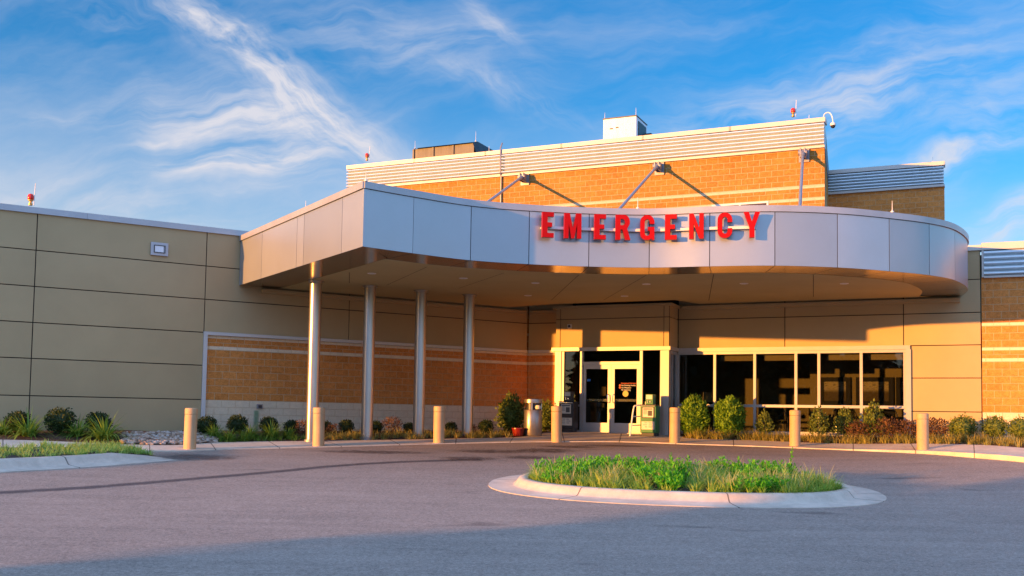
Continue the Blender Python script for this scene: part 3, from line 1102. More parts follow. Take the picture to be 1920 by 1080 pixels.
seam((1085, 515), (1034, 562)); seam((1212, 515), (1132, 562)); seam((1338, 513.5), (1329, 563)); seam((1525, 514), (1525, 556))
seam((800, 500), (725, 534)); seam((945, 511), (860, 540)); seam((655, 510), (655, 530))
ceil = obj('soffit_ceiling', mb, [CEIL, JOINT], cn)
# dark void above the reveal and the canopy roof
mb = MB()
top = [Vector((p.x, p.y, CTOP - .2)) for p in curve[1:]] + [FW.p(.08, .05, CTOP - .2), Vector((fl_end.x, fl_end.y, CTOP - .2)) + FL.n * .04 + FL.U * .03]
mb.face(top)
obj('canopy_roof', mb, COPE, cn)
mb = MB()
for px, py in ((697, 512), (869, 521), (1004, 530), (990, 553.5), (1212, 532), (1171, 554.5), (1395, 531), (1583, 531)):
    c = onz(px, py, SOF); c.z = 0
    m2 = MB()
    m2.lathe([(.0, z + .02), (.075, z + .02), (.085, z - .004), (.105, z - .014), (.115, z - .008), (.115, z - .004)], c, 18, 0)
    dlt = obj('downlight', m2, [WHITE], cn)
    m2 = MB(); m2.lathe([(0, z - .009), (.06, z - .009), (.065, z - .004)], c, 14); obj('lens', m2, LENS, dlt)
# columns
cbase = FL.p(0, 2.5, 0)
u1c = FL.u(590.5, 600, 2.5); u4c = FL.u(879.5, 600, 2.5)
COLP = []
for i in range(4):
    c = FL.p(u1c + (u4c - u1c) * i / 3, 2.5, 0); COLP.append(c)
    zg = gz(c.x, c.y) - .05
    m2 = MB(); m2.lathe([(.165, zg), (.165, SOF - .06), (.175, SOF - .06), (.21, SOF - .05), (.21, SOF - .01)], c, 32)
    clm = obj('column', m2, STEEL, cn)
    m2 = MB(); m2.lathe([(.0, zg + .13), (.19, zg + .13), (.20, zg + .12), (.20, zg + .02)], c, 32); obj('base_collar', m2, GALV, clm)
# brace rods
for (ax, ay), end in (((985, 333), (920, 375, 4.6)), ((1237, 313), (1165, 388, 5.2)), ((1508, 288), (1500, 382, 4.2))):
    uu, zz = FT.hit(ax, ay, .0)
    A = FT.p(uu, .32, zz - .05)
    u2, z2 = FT.hit(end[0], end[1], end[2]); B = FT.p(u2, end[2], z2)
    d = (B - A); t = (CTOP - .15 - A.z) / d.z
    C_ = A + d * t
    m2 = MB(); m2.tube(A, C_, .05, seg=14)
    m2.tube(A, A + d.normalized() * .35, .085, .06, seg=14); m2.tube(C_, C_ - d.normalized() * .3, .085, .06, seg=14)
    rod = obj('brace_rod', m2, GALV, cn)
    m2 = MB()
    FT.box(m2, uu - .17, uu + .17, .0, .05, zz - .30, zz + .22)
    FT.box(m2, uu - .09, uu - .05, .05, .42, zz - .2, zz + .1); FT.box(m2, uu + .05, uu + .09, .05, .42, zz - .2, zz + .1)
    m2.tube(FT.p(uu - .14, .32, zz - .05), FT.p(uu + .14, .32, zz - .05), .1, seg=16)
    obj('bracket', m2, GALV, rod)

# ------------------------------------------------------------------ EMERGENCY sign
def arc(cx, cy, rx, ry, a0, a1, n=10):
    return [(cx + rx * math.cos(R(a0 + (a1 - a0) * i / n)), cy + ry * math.sin(R(a0 + (a1 - a0) * i / n))) for i in range(n + 1)]


S = .25   # stroke, letter height 1
def letter(ch):
    if ch == 'E': return [[(0, 0), (.46, 0), (.46, .175), (.205, .175), (.205, .42), (.39, .42), (.39, .59), (.205, .59), (.205, .825), (.46, .825), (.46, 1), (0, 1)]], .46
    if ch == 'M': return [[(0, 0), (.17, 0), (.17, .60), (.285, .0), (.395, .0), (.51, .60), (.51, 0), (.68, 0), (.68, 1), (.47, 1), (.34, .40), (.21, 1), (0, 1)]], .68
    if ch == 'N': return [[(0, 0), (.17, 0), (.17, .60), (.39, 0), (.56, 0), (.56, 1), (.39, 1), (.39, .42), (.17, 1), (0, 1)]], .56
    if ch == 'Y': return [[(.215, 0), (.405, 0), (.405, .4), (.62, 1), (.425, 1), (.31, .62), (.195, 1), (0, 1), (.215, .4)]], .62
    if ch == 'R':
        o = [(0, 0), (.19, 0), (.19, .41), (.27, .41), (.385, 0), (.585, 0), (.455, .44)] + arc(.33, .72, .23, .28, -42, 90, 10) + [(0, 1)]
        i = [(.19, .58), (.27, .58)] + arc(.27, .705, .105, .125, -90, 90, 8)[1:] + [(.19, .83)]
        return [o, i], .57
    if ch == 'C':
        o = arc(.28, .72, .28, .28, 0, 180, 12) + arc(.28, .28, .28, .28, 180, 360, 12) + [(.56, .38), (.38, .38)] + arc(.28, .28, .10, .115, 0, -180, 8) + arc(.28, .72, .10, .115, 180, 0, 8) + [(.38, .62), (.56, .62)]
        return [o], .56
    if ch == 'G':
        o = arc(.28, .72, .28, .28, 0, 180, 12) + arc(.28, .28, .28, .28, 180, 300, 9) + [(.46, .06), (.47, 0), (.56, 0), (.56, .52), (.30, .52), (.30, .37), (.38, .37)] + arc(.28, .28, .10, .115, 0, -180, 8) + arc(.28, .72, .10, .115, 180, 0, 8) + [(.38, .64), (.56, .64)]
        return [o], .56


def flat_extrude(loops, sx, sy, depth):
    """letter solid: x across, z up, front at y = -depth, back at y = 0"""
    bm = bmesh.new()
    for lp in loops:
        v = [bm.verts.new((x * sx, 0, y * sy)) for x, y in lp]
        for a, b in zip(v, v[1:] + v[:1]): bm.edges.new((a, b))
    bmesh.ops.triangle_fill(bm, use_beauty=True, edges=bm.edges[:])
    fs0 = bm.faces[:]
    r = bmesh.ops.extrude_face_region(bm, geom=fs0)
    for g in r['geom']:
        if isinstance(g, bmesh.types.BMVert): g.co.y -= depth
    bmesh.ops.recalc_face_normals(bm, faces=bm.faces[:])
    return bm


def sample_curve(px):
    best = None
    for i in range(len(curve) - 1):
        for t in (0, .2, .4, .6, .8):
            p = curve[i].lerp(curve[i + 1], t)
            w = Vector((p.x, p.y, 5.03)) - CAM
            x = PX + FPX * w.dot(rt) / w.dot(fwd)
            if best is None or abs(x - px) < best[0]: best = (abs(x - px), p, nrms[i].lerp(nrms[i + 1], t).normalized(), i + t)
    return best[1:]


LH = .605; LZ = 5.03 - LH / 2
sp0 = sample_curve(1217)[0]
sg = thing('emergency_sign', 'red raised letters spelling EMERGENCY on a rail across the curved canopy front', 'sign', (sp0.x, sp0.y, LZ))
STAND = .13; DEP = .12
tpos = []
for ch, px in zip('EMERGENCY', (1027, 1075, 1126, 1170, 1217.5, 1263.5, 1310, 1360.5, 1412)):
    p, q, t = sample_curve(px + (-4 if px < 1300 else -2)); tpos.append(t)
    loops, w = letter(ch)
    bm = flat_extrude(loops, LH, LH, DEP)
    me = bpy.data.meshes.new('letter')
    ta = Vector((-q.y, q.x, 0))
    bm.faces.ensure_lookup_table()
    for f in bm.faces: f.material_index = 0 if f.normal.y < -.5 else 1
    for v in bm.verts:
        c = v.co
        v.co = Vector((p.x, p.y, LZ)) + ta * (c.x - w * LH / 2) + q * (STAND - c.y) + Vector((0, 0, c.z)) - Vector(sg.location)
    bm.to_mesh(me); bm.free()
    me.materials.append(RED); me.materials.append(REDSIDE)
    o = bpy.data.objects.new('letter', me); col.objects.link(o); o.parent = sg
mb = MB()
a, b = int(tpos[0]) , int(tpos[-1]) + 1
pts = curve[a:b + 1]; ns = nrms[a:b + 1]
wall_strip(mb, pts, ns, 4.955, 5.02, .05, .125, 0)
for i in range(0, len(pts), 5):
    q = ns[i]; c = pts[i]
    mb.tube((c.x, c.y, 4.98), (c.x + q.x * .06, c.y + q.y * .06, 4.98), .02, seg=8)
obj('mounting_rail', mb, WHITE, sg, sharp=40)

# ------------------------------------------------------------------ vestibule
vb = thing('entrance_vestibule', 'projecting glazed entrance porch with pale frames under the canopy', 'entrance porch', FV.p(VW / 2, -.5, 0))
mb = MB()
panels(mb, FV, [0, FV.u(1050.5, 630), FV.u(1244.5, 630), VW], [2.72, 3.633, 4.0], 0, .03, .011, .25)
FVR = Fr(FV.p(VW, 0, 0)[:2], (-FV.n.x, -FV.n.y))     # right side of the vestibule
FVL = Fr(FV.p(0, -1.0, 0)[:2], (FV.n.x, FV.n.y))
panels(mb, FVR, [.035, .99], [2.72, 3.633, 4.0], .004, .03, .011, .25)
panels(mb, FVL, [0.02, .74], [-.1, 2.72, 3.633, 4.0], 0, .03, .011, .2)
obj('wall', mb, [EIFS, JOINT], vb)
mb = MB(); FV.box(mb, -.1, VW + .1, -.99, .1, 3.98, 4.06); obj('cornice', mb, EIFS, vb)
mb = MB(); FV.box(mb, -.10, VW + .06, -.2, .10, 2.60, 2.715); FVR.box(mb, .2, .98, -.1, .06, 2.605, 2.715)
obj('head_trim', mb, FRAME, vb)


def U(px): return FV.u(px, 720)
def Z(py, px=1145): return FV.hit(px, py)[1]


mb = MB()
ztop = 2.6; zt = Z(656); ztr0 = Z(678); zdr = Z(683.5)
# jambs, mullions
FV.box(mb, .0, U(1052), -.22, .03, -.03, ztop); FV.box(mb, U(1052), U(1057), -.14, -.0, -.03, ztop)
FV.box(mb, U(1243), VW, -.22, .03, -.03, ztop); FV.box(mb, U(1237.6), U(1243), -.14, .0, -.03, ztop)
FV.box(mb, U(1087.5), U(1093), -.14, .01, -.03, zt); FV.box(mb, U(1199.5), U(1204.5), -.14, .01, -.03, zt)
FV.box(mb, U(1057), U(1237.6), -.14, .01, zt, ztop)
FV.box(mb, U(1093), U(1199.5), -.14, .005, zdr, ztr0)
zs = Z(761)
for a, b in ((1057, 1087.5), (1204.5, 1237.6)):
    FV.box(mb, U(a), U(b), -.13, .0, zs - .03, zs + .03); FV.box(mb, U(a), U(b), -.13, .0, -.03, .08)
FV.box(mb, U(1093), U(1199.5), -.16, .02, -.03, .015)
# right side glazing
FVR.box(mb, .0, .06, -.1, .0, -.03, 2.6); FVR.box(mb, .40, .47, -.1, .0, -.03, 2.6); FVR.box(mb, .9, .98, -.1, .0, -.03, 2.6)
FVR.box(mb, .06, .9, -.09, -.01, 2.50, 2.6); FVR.box(mb, .06, .9, -.09, -.01, -.03, .1)
st = obj('storefront_frame', mb, FRAME, vb)
mb = MB()
FV.box(mb, U(1057), U(1087.5), -.075, -.065, .08, zt); FV.box(mb, U(1204.5), U(1237.6), -.075, -.065, .08, zt)
FV.box(mb, U(1093), U(1199.5), -.075, -.065, ztr0, zt)
FVR.box(mb, .06, .9, -.055, -.045, .1, 2.5)
obj('pane', mb, GLASS, st)


def text_mb(txt, size, F, u, z, d, align='LEFT'):
    cu_ = bpy.data.curves.new('notice', 'FONT'); cu_.body = txt; cu_.size = size; cu_.align_x = align
    o = bpy.data.objects.new('notice', cu_); col.objects.link(o)
    dg = bpy.context.evaluated_depsgraph_get()
    me = bpy.data.meshes.new_from_object(o.evaluated_get(dg))
    m2 = MB(); vv = [F.p(u + v.co.x, d, z + v.co.y) for v in me.vertices]
    m2.shared(vv, [tuple(p.vertices) for p in me.polygons])
    bpy.data.objects.remove(o); bpy.data.curves.remove(cu_); bpy.data.meshes.remove(me)
    return m2


um = (U(1139) + U(1151.5)) / 2
ORANGE = pm('orange_sticker', (.65, .10, .02), .5); BLUE = pm('blue_sticker', (.03, .22, .65), .5); GOLD = pm('gold_seal', (.50, .36, .08), .5)
for s, (a, g0, g1, b) in enumerate(((U(1093) + .005, U(1098), U(1139), um - .004), (um + .004, U(1151.5), U(1193.5), U(1199.5) - .005))):
    m2 = MB(); z0, zg0, zg1, z1 = .02, Z(793), Z(691.5), zdr - .004
    FV.box(m2, a, g0, -.10, -.03, z0, z1); FV.box(m2, g1, b, -.10, -.03, z0, z1)
    FV.box(m2, g0, g1, -.10, -.03, z0, zg0); FV.box(m2, g0, g1, -.10, -.03, zg1, z1)
    dr = obj('door', m2, FRAME, vb)
    m2 = MB(); FV.box(m2, g0, g1, -.07, -.06, zg0, zg1); obj('glass', m2, GLASS, dr)
    m2 = MB(); FV.box(m2, a + .05, b - .05, -.16, -.105, Z(752.5), Z(748)); obj('push_bar', m2, CHROME, dr)
    m2 = MB(); hx = um + (-.09 if s == 0 else .09)
    m2.path([FV.p(hx, -.03, .95), FV.p(hx, .05, .97), FV.p(hx, .06, 1.05), FV.p(hx, .05, 1.2), FV.p(hx, -.03, 1.22)], .016, 8)
    obj('handle', m2, CHROME, dr)
    if s == 0:
        m2 = MB(); FV.box(m2, U(1099.5), U(1106), -.058, -.055, Z(715), Z(710.5)); obj('sticker', m2, BLUE, dr)
        m2 = MB(); FV.box(m2, U(1122), U(1135), -.082, -.072, Z(742), Z(725)); obj('poster', m2, pm('dim_poster', (.20, .16, .09), .8, var=.4, vs=14), dr)
        m2 = MB(); FV.box(m2, U(1118), U(1132), -.082, -.072, Z(764), Z(756)); obj('sticker', m2, DARK, dr)
    else:
        u0 = U(1161); hh = .075
        obj('notice_heading', text_mb('Emergency Entrance', hh * .80, FV, U(1163.5), Z(719.5), -.052), ORANGE, dr)
        m3 = MB()
        for k, (tx, yy) in enumerate((('No Smoking Facility', 723.5), ('No Weapons', 727.8), ('No Soliciting', 732))):
            t2 = text_mb(tx, hh * .78, FV, U(1164), Z(yy), -.052); m3.shared(t2.v, t2.f)
        obj('notice_text', m3, WHITE, dr)
        m3 = MB()
        for yy in (722.4, 726.6):
            c = FV.p(U(1161.3), -.053, Z(yy)); q = [c + FV.U * (.03 * math.cos(w)) + Vector((0, 0, .03 * math.sin(w))) for w in [i * math.pi / 6 for i in range(12)]]
            m3.face(q)
        obj('notice_symbol', m3, ORANGE, dr)
        m3 = MB(); c = FV.p(U(1172), -.053, Z(738))
        m3.face([c + FV.U * (.095 * math.cos(w)) + Vector((0, 0, .095 * math.sin(w))) for w in [i * math.pi / 12 for i in range(24)]])
        obj('round_sticker', m3, GOLD, dr)
mb = MB()   # porch interior: inner partition and ceiling
FV.box(mb, .02, VW - .02, -.95, -.25, 2.95, 3.0)
FV.box(mb, U(1062), U(1067), -2.9, -2.8, 0, 2.9)
obj('inner_ceiling', mb, INTW, vb)

# small wall things
def small_box(name, label, cat, F, px, py, w, h, dep, mat, d0=0.0, extra=None):
    u_, z_ = F.hit(px, py)
    t = thing(name, label, cat, F.p(u_, d0, z_ - h / 2))
    m2 = MB(); F.box(m2, u_ - w / 2, u_ + w / 2, d0, d0 + dep, z_ - h / 2, z_ + h / 2)
    obj('housing', m2, mat, t, bevel=.006)
    return t, u_, z_


t, u_, z_ = small_box('wall_lamp', 'grey rectangular wall lamp recessed in the left tan wall', 'lamp', FL, 298.5, 467.5, .47, .36, .05, COPE)
m2 = MB()
for a, b, c, e in ((-.15, .15, .09, .105), (-.15, .15, -.105, -.09), (-.15, -.135, -.09, .09), (.135, .15, -.09, .09)):
    FL.box(m2, u_ + a, u_ + b, .05, .075, z_ + c, z_ + e)
obj('bezel', m2, DARK, t)
m2 = MB(); FL.box(m2, u_ - .13, u_ + .10, .05, .062, z_ - .085, z_ + .085); obj('lens', m2, LENS, t)
t, u_, z_ = small_box('wall_sensor', 'small white door sensor box on the wall above the entrance doors', 'sensor', FV, 1069, 612, .13, .13, .08, WHITE)
m2 = MB(); m2.tube(FV.p(u_, .08, z_), FV.p(u_, .105, z_ - .01), .045, .035, 14); obj('lens', m2, DARK, t)
t, u_, z_ = small_box('outlet_box', 'small grey outlet box on the pale block base above the green stain', 'outlet', FL, 487.5, 762, .17, .13, .05, GALV, -.045)
m2 = MB(); FL.box(m2, u_ - .05, u_ + .05, .005, .02, z_ - .05, z_ + .04); obj('cover', m2, DARK, t)
m2 = MB(); uu, _ = FL.hit(482, 790)
m2.face([FL.p(uu - .16, -.02, -.1), FL.p(uu + .12, -.02, -.1), FL.p(uu + .12, -.02, z_ - .12), FL.p(uu - .16, -.02, z_ - .12)], 0, [(0, 0), (1, 0), (1, 1), (0, 1)])
obj('stain', m2, STAINM, hb)

# interior furnishings seen through the glass
for i, (px, py, w, h, lab) in enumerate(((1565, 748, 1.0, .95, 'dark framed landscape picture left of the pair on the lobby wall'), (1640, 748, 1.15, .95, 'dark framed landscape picture in the middle of the lobby wall'),
                                          (1705, 746, .8, .95, 'dark framed landscape picture nearest the right end of the lobby wall'))):
    u_, z_ = FW.hit(px, py - 15, -3.15)
    z_ = 1.45
    t = thing('framed_picture', lab, 'picture', FW.p(u_, -3.16, z_), group='framed pictures on the lobby wall')
    m2 = MB()
    FW.box(m2, u_ - w / 2, u_ + w / 2, -3.199, -3.14, z_ - h / 2, z_ - h / 2 + .18); FW.box(m2, u_ - w / 2, u_ + w / 2, -3.199, -3.14, z_ + h / 2 - .14, z_ + h / 2)
    FW.box(m2, u_ - w / 2, u_ - w / 2 + .15, -3.199, -3.14, z_ - h / 2 + .18, z_ + h / 2 - .14); FW.box(m2, u_ + w / 2 - .15, u_ + w / 2, -3.199, -3.14, z_ - h / 2 + .18, z_ + h / 2 - .14)
    obj('frame', m2, DARK, t)
    m2 = MB(); a, b, c, e = u_ - w / 2 + .15, u_ + w / 2 - .15, z_ - h / 2 + .18, z_ + h / 2 - .14
    m2.face([FW.p(a, -3.16, c), FW.p(b, -3.16, c), FW.p(b, -3.16, e), FW.p(a, -3.16, e)], 0, [(0, 0), (1, 0), (1, 1), (0, 1)]); obj('print', m2, CANVAS, t)
u_, z_ = FW.hit(1327, 744, -1.4)
t = thing('table_lamp', 'cream shaded lamp standing on a side table behind the first lobby pane', 'lamp', FW.p(u_, -1.4, .62))
m2 = MB(); c = FW.p(u_, -1.4, 0); m2.lathe([(.12, .62), (.12, .64), (.03, .67), (.05, .75), (.03, .9)], c, 16); obj('base', m2, BRASS, t)
m2 = MB(); m2.lathe([(.17, z_ - .17), (.15, z_ + .15)], c, 20); obj('lamp_shade', m2, LAMPSH, t)
t = thing('side_table', 'small dark side table carrying the lobby lamp', 'table', FW.p(u_, -1.4, 0))
m2 = MB(); FW.box(m2, u_ - .3, u_ + .3, -1.65, -1.15, .58, .62); obj('tabletop', m2, BROWN, t)
for a in (-.26, .22):
    for b in (-1.62, -1.22):
        m2 = MB(); FW.box(m2, u_ + a, u_ + a + .04, b, b + .04, 0, .58); obj('leg', m2, BROWN, t)
for px, lab in ((1455, 'lobby chair with curved metal back behind the third window pane'), (1585, 'lobby chair with curved metal back behind the fifth window pane'), (1660, 'lobby chair with curved metal back behind the last window pane')):
    u_, _ = FW.hit(px, 750, -1.1)
    t = thing('lobby_chair', lab, 'chair', FW.p(u_, -1.1, 0), group='lobby chairs behind the long window')
    m2 = MB(); FW.box(m2, u_ - .3, u_ + .3, -1.4, -.85, .38, .48); obj('seat', m2, DARK, t, bevel=.02)
    m2 = MB(); FW.box(m2, u_ - .3, u_ + .3, -.85, -.77, .5, .86); obj('backrest', m2, DARK, t, bevel=.02)
    m2 = MB(); m2.path([FW.p(u_ + .36 * math.cos(R(w)), -.75, .62 + .36 * math.sin(R(w))) for w in range(0, 181, 15)], .014, 8); obj('back_frame', m2, CHROME, t)
    for a in (-.3, .3):
        m2 = MB(); m2.path([FW.p(u_ + a, -.8, 0), FW.p(u_ + a, -.8, .6), FW.p(u_ + a, -1.35, .6), FW.p(u_ + a, -1.35, 0)], .016, 8); obj('leg', m2, CHROME, t)

# ------------------------------------------------------------------ street furniture
def make_bollard():
    t = thing('bollard', '', 'bollard', (0, 0, 0), 0, 'tan bollards along the pavement edge')
    m2 = MB(); m2.lathe([(.150, -.08), (.150, .835), (.144, .842)], (0, 0, 0), 28); obj('post', m2, BOLL, t, world=False)
    m2 = MB(); m2.lathe([(.144, .846), (.152, .852), (.154, .965), (.148, .988), (.12, 1.0), (0, 1.005)], (0, 0, 0), 28); obj('cap', m2, BOLL, t, world=False)
    return t


bl = [(355.5, 843, 'tan bollard in front of the gravel patch and left brick edge, leftmost of the row'), (597, 837.5, 'tan bollard standing right beside the first steel column'),
      (822.5, 831.5, 'tan bollard between the third and fourth steel columns'), (1043.5, 828.8, 'tan bollard in front of the black newspaper box'),
      (1265, 831, 'tan bollard at the right corner of the entrance, by the big shrub'), (1490.5, 837.5, 'tan bollard in front of the middle of the long window'),
      (1730.5, 848, 'tan bollard right of the long window, rightmost of the row')]
pb = make_bollard()
for i, (px, py, lab) in enumerate(bl):
    o = pb if i == 0 else copy_tree(pb)
    p = gpt(px, py); p.z += .02
    o.location = p; o['label'] = lab; o.rotation_euler = (R(rnd.uniform(-.8, .8)), R(rnd.uniform(-.8, .8)), rnd.uniform(0, 6))

# litter bin
c = gpt(999, 819); c.z += .03
t = thing('litter_bin', 'round steel litter bin with open top band beside the entrance shrub', 'litter bin', c); t.scale = (1.08, 1.08, 1.02)
m2 = MB(); m2.lathe([(.235, 0), (.245, .02), (.245, .10), (.25, .115), (.25, .74), (.238, .76), (0, .755)], (0, 0, 0), 32); obj('body', m2, BINS, t, world=False)
m2 = MB(); m2.lathe([(0, 1.085), (.20, 1.085), (.25, 1.07), (.255, 1.05), (.255, .96), (.245, .95), (0, .95)], (0, 0, 0), 32); obj('lid', m2, BINS, t, world=False)
m2 = MB(); m2.lathe([(.205, .74), (.205, .955)], (0, 0, 0), 32)
obj('liner', m2, DARK, t, world=False)
for w in (20, 140, 260):
    m2 = MB(); m2.box(-.02, .02, -.01, .01, .74, .96)
    o = obj('lid_post', m2, STEEL, t, world=False); o.location = (.238 * math.cos(R(w)), .238 * math.sin(R(w)), 0); o.rotation_euler = (0, 0, R(w + 90))
m2 = MB(); m2.lathe([(0, 0), (.06, 0), (.085, .05), (.06, .11), (0, .12)], (.13, -.2, .78), 14); obj('litter', m2, PAPER, t, world=False)
for px, py, r_, h_, mt, lab in ((971.5, 819.5, .19, .24, POT, 'red glazed flower pot left of the steel litter bin'), (990, 819, .13, .21, BROWNPOT, 'small brown clay pot squeezed between red pot and litter bin')):
    c = gpt(px, py); c.z += .03
    t = thing('flower_pot', lab, 'flower pot', c)
    m2 = MB(); m2.lathe([(0, 0), (r_ * .72, 0), (r_ * .9, h_ * .5), (r_ * .97, h_ * .85), (r_ * 1.06, h_ * .87), (r_ * 1.06, h_), (r_ * .9, h_), (r_ * .88, h_ * .85)], (0, 0, 0), 24); obj('pot', m2, mt, t, world=False)
    m2 = MB(); m2.lathe([(r_ * .9, h_ * .84), (0, h_ * .86)], (0, 0, 0), 20); obj('soil', m2, SOIL, t, world=False)


# newspaper boxes
def news_box(px, mat, accent, lab, seed):
    u_ = FV.u(px, 800, .75)
    t = thing('newspaper_box', lab, 'newspaper box', FV.p(u_, .55, .0) + Vector((0, 0, gz(*FV.p(u_, .55, 0)[:2]) + .03)), math.atan2(FV.U.y, FV.U.x))
    B = Fr((0, 0), (1, 0))
    def ob(n, m2, mt, par=t, bv=.006): return obj(n, m2, mt, par, world=False, bevel=bv)
    m2 = MB(); B.box(m2, -.25, .25, -.22, .20, .10, .92); ob('cabinet', m2, mat, bv=.015)
    m2 = MB(); B.box(m2, -.22, .22, -.2, .17, 0, .098); ob('base', m2, DARK)
    m2 = MB(); B.box(m2, -.255, .255, -.23, .22, .922, .955); ob('top', m2, DARK)
    m2 = MB(); B.box(m2, -.11, .13, -.15, .12, .957, 1.27); ob('coin_box', m2, mat, bv=.012)
    m2 = MB(); B.box(m2, -.085, .105, .122, .13, 1.12, 1.25); cp = ob('coin_plate', m2, PAPER, bv=0)
    m2 = MB(); B.box(m2, -.05, -.03, .122, .14, 1.0, 1.09); B.box(m2, .02, .06, .122, .145, 1.02, 1.06); ob('coin_slot', m2, CHROME, bv=0)
    m2 = MB(); B.box(m2, -.2, .2, .202, .212, .55, .88); dr = ob('display_window', m2, DARK, bv=0)
    m2 = MB(); B.box(m2, -.165, .165, .213, .219, .57, .86); pp = ob('newspaper', m2, PAPER, dr, 0)
    m2 = MB()
    r2 = random.Random(seed)
    B.box(m2, -.14, .14, .2195, .2215, .80, .835)
    for k in range(4):
        z_ = .77 - k * .035; B.box(m2, -.14, -.14 + r2.uniform(.08, .13), .2195, .2215, z_, z_ + .012)
    B.box(m2, .0, .13, .2195, .2215, .61, .77)
    ob('print', m2, INK, dr, 0)
    m2 = MB(); B.box(m2, -.2, .2, .202, .21, .20, .44); lp = ob('label_panel', m2, accent, bv=0)
    m2 = MB()
    for k in range(3):
        z_ = .39 - k * .06; B.box(m2, -.15 + r2.uniform(0, .06), -.02, .211, .213, z_, z_ + .015); B.box(m2, .02, .1 + r2.uniform(0, .06), .211, .213, z_, z_ + .015)
    ob('label_print', m2, INK, lp, 0)
    m2 = MB(); B.box(m2, -.22, -.19, .205, .235, .9, .918); B.box(m2, .19, .22, .205, .235, .9, .918); B.box(m2, -.22, .22, .235, .25, .9, .918); ob('handle', m2, CHROME, bv=0)


news_box(1061, DARK, PAPER, 'black newspaper box with white panels left of the entrance doors', 3)
news_box(1215, GREENBOX, PAPER, 'green newspaper box right of the entrance doors', 5)
m2 = None
# white guard rail beside the door
gu = FV.u(1181, 813, .9)
t = thing('guard_rail', 'white tubular guard rail standing between the doors and green newspaper box', 'guard rail', FV.p(gu, .9, gz(*FV.p(gu, .9, 0)[:2])))
m2 = MB(); g0 = gz(*FV.p(gu, .9, 0)[:2])
m2.path([FV.p(gu, .9, g0), FV.p(gu + .09, .9, g0 + .75), FV.p(gu + .12, .88, g0 + .93), FV.p(gu + .2, .8, g0 + .97), FV.p(gu + .3, .7, g0 + .97)], .025, 10)
obj('post', m2, WHITE, t)
for h in (.35, .62, .95):
    m2 = MB(); m2.tube(FV.p(gu + .04 + h * .1, .88, g0 + h), FV.p(gu + .25, .12, g0 + h + .02), .016, seg=8); obj('bar', m2, WHITE, t)
m2 = MB(); m2.tube(FV.p(gu + .25, .1, -.02), FV.p(gu + .25, .1, 1.0), .022, seg=10); obj('post', m2, WHITE, t)

# ------------------------------------------------------------------ roof things
def beacon(F, px, py, d, lab):
    u_, z_ = F.hit(px, py, d); p = F.p(u_, d, z_)
    t = thing('beacon_light', lab, 'beacon light', p, group='red beacon lights on the roof edges')
    m2 = MB(); m2.lathe([(.05, 0), (.05, .05), (.03, .06), (.03, .10), (.065, .12), (.065, .14)], (0, 0, 0), 16); obj('base', m2, BRASS, t, world=False)
    m2 = MB(); m2.lathe([(.065, .14), (.078, .17), (.078, .24), (.055, .29), (.0, .31)], (0, 0, 0), 18); obj('lens', m2, REDLENS, t, world=False)
    m2 = MB(); m2.tube((.09, 0, 0), (.11, 0, .58), .012, .009, 8); obj('mast', m2, WHITE, t, world=False)


beacon(FL, 57, 385, -.1, 'red beacon light on the coping of the long left wall')
beacon(FT, 688, 301, -.1, 'red beacon light at the left end of the tall block parapet')
beacon(FT, 1487, 219, -.1, 'red beacon light near the right end of the tall block parapet')


def rod(p, h, lab):
    m2 = MB(); h *= .8; m2.tube((0, 0, 0), (0, 0, h), .011, .005, 6); m2.lathe([(.04, 0), (.04, .03), (.015, .05)], (0, 0, 0), 8)
    tag(obj('lightning_rod', m2, WHITE, loc=None, world=False), lab, 'lightning rod', 'thin lightning rods on the roof edges').location = p


for px, py, h, lab in ((686, 340, .28, 'thin lightning rod on the sharp left corner of the canopy'), (1195.5, 392, .36, 'thin lightning rod on the canopy edge above the sign letters'), (1673, 398.5, .36, 'thin lightning rod on the right curve of the canopy')):
    p = onz(px, py, CTOP); rod(p, h, lab)
u_, z_ = FS.hit(573, 396, -.1); rod(FS.p(u_, -.1, CTOP), .28, 'thin lightning rod on the side edge of the canopy')
for px, py, h, lab in ((917, 276, .32, 'thin lightning rod just left of the wall conduit on the tall parapet'), (1517, 216, .24, 'thin lightning rod by the gooseneck camera on the tall parapet')):
    u_, z_ = FT.hit(px, py, -.1); rod(FT.p(u_, -.1, 10.57), h, lab)
u_, z_ = FA.hit(1749, 306, -.1); rod(FA.p(u_, -.1, za + .02), .3, 'thin lightning rod on the small annex block')
# gooseneck camera
p = FT.p(T1 - .05, -.1, 10.57)
t = thing('dome_camera', 'white dome security camera hanging from a gooseneck pipe at the tall block corner', 'security camera', p)
m2 = MB(); w_ = FT.U
pts = [p, p + Vector((0, 0, .14)) + w_ * .03, p + Vector((0, 0, .2)) + w_ * .12, p + Vector((0, 0, .17)) + w_ * .22, p + Vector((0, 0, .02)) + w_ * .29, p + Vector((0, 0, -.18)) + w_ * .31]
m2.path(crom([Vector(a) for a in pts], 5), .018, 8); obj('gooseneck', m2, WHITE, t)
m2 = MB(); q = pts[-1]; m2.lathe([(.03, .03), (.085, .0), (.095, -.04), (.09, -.08)], q, 18); hd = obj('housing', m2, WHITE, t)
m2 = MB(); m2.lathe([(.08, -.08), (.07, -.13), (.04, -.16), (0, -.165)], q, 18); obj('dome', m2, DARK, hd)
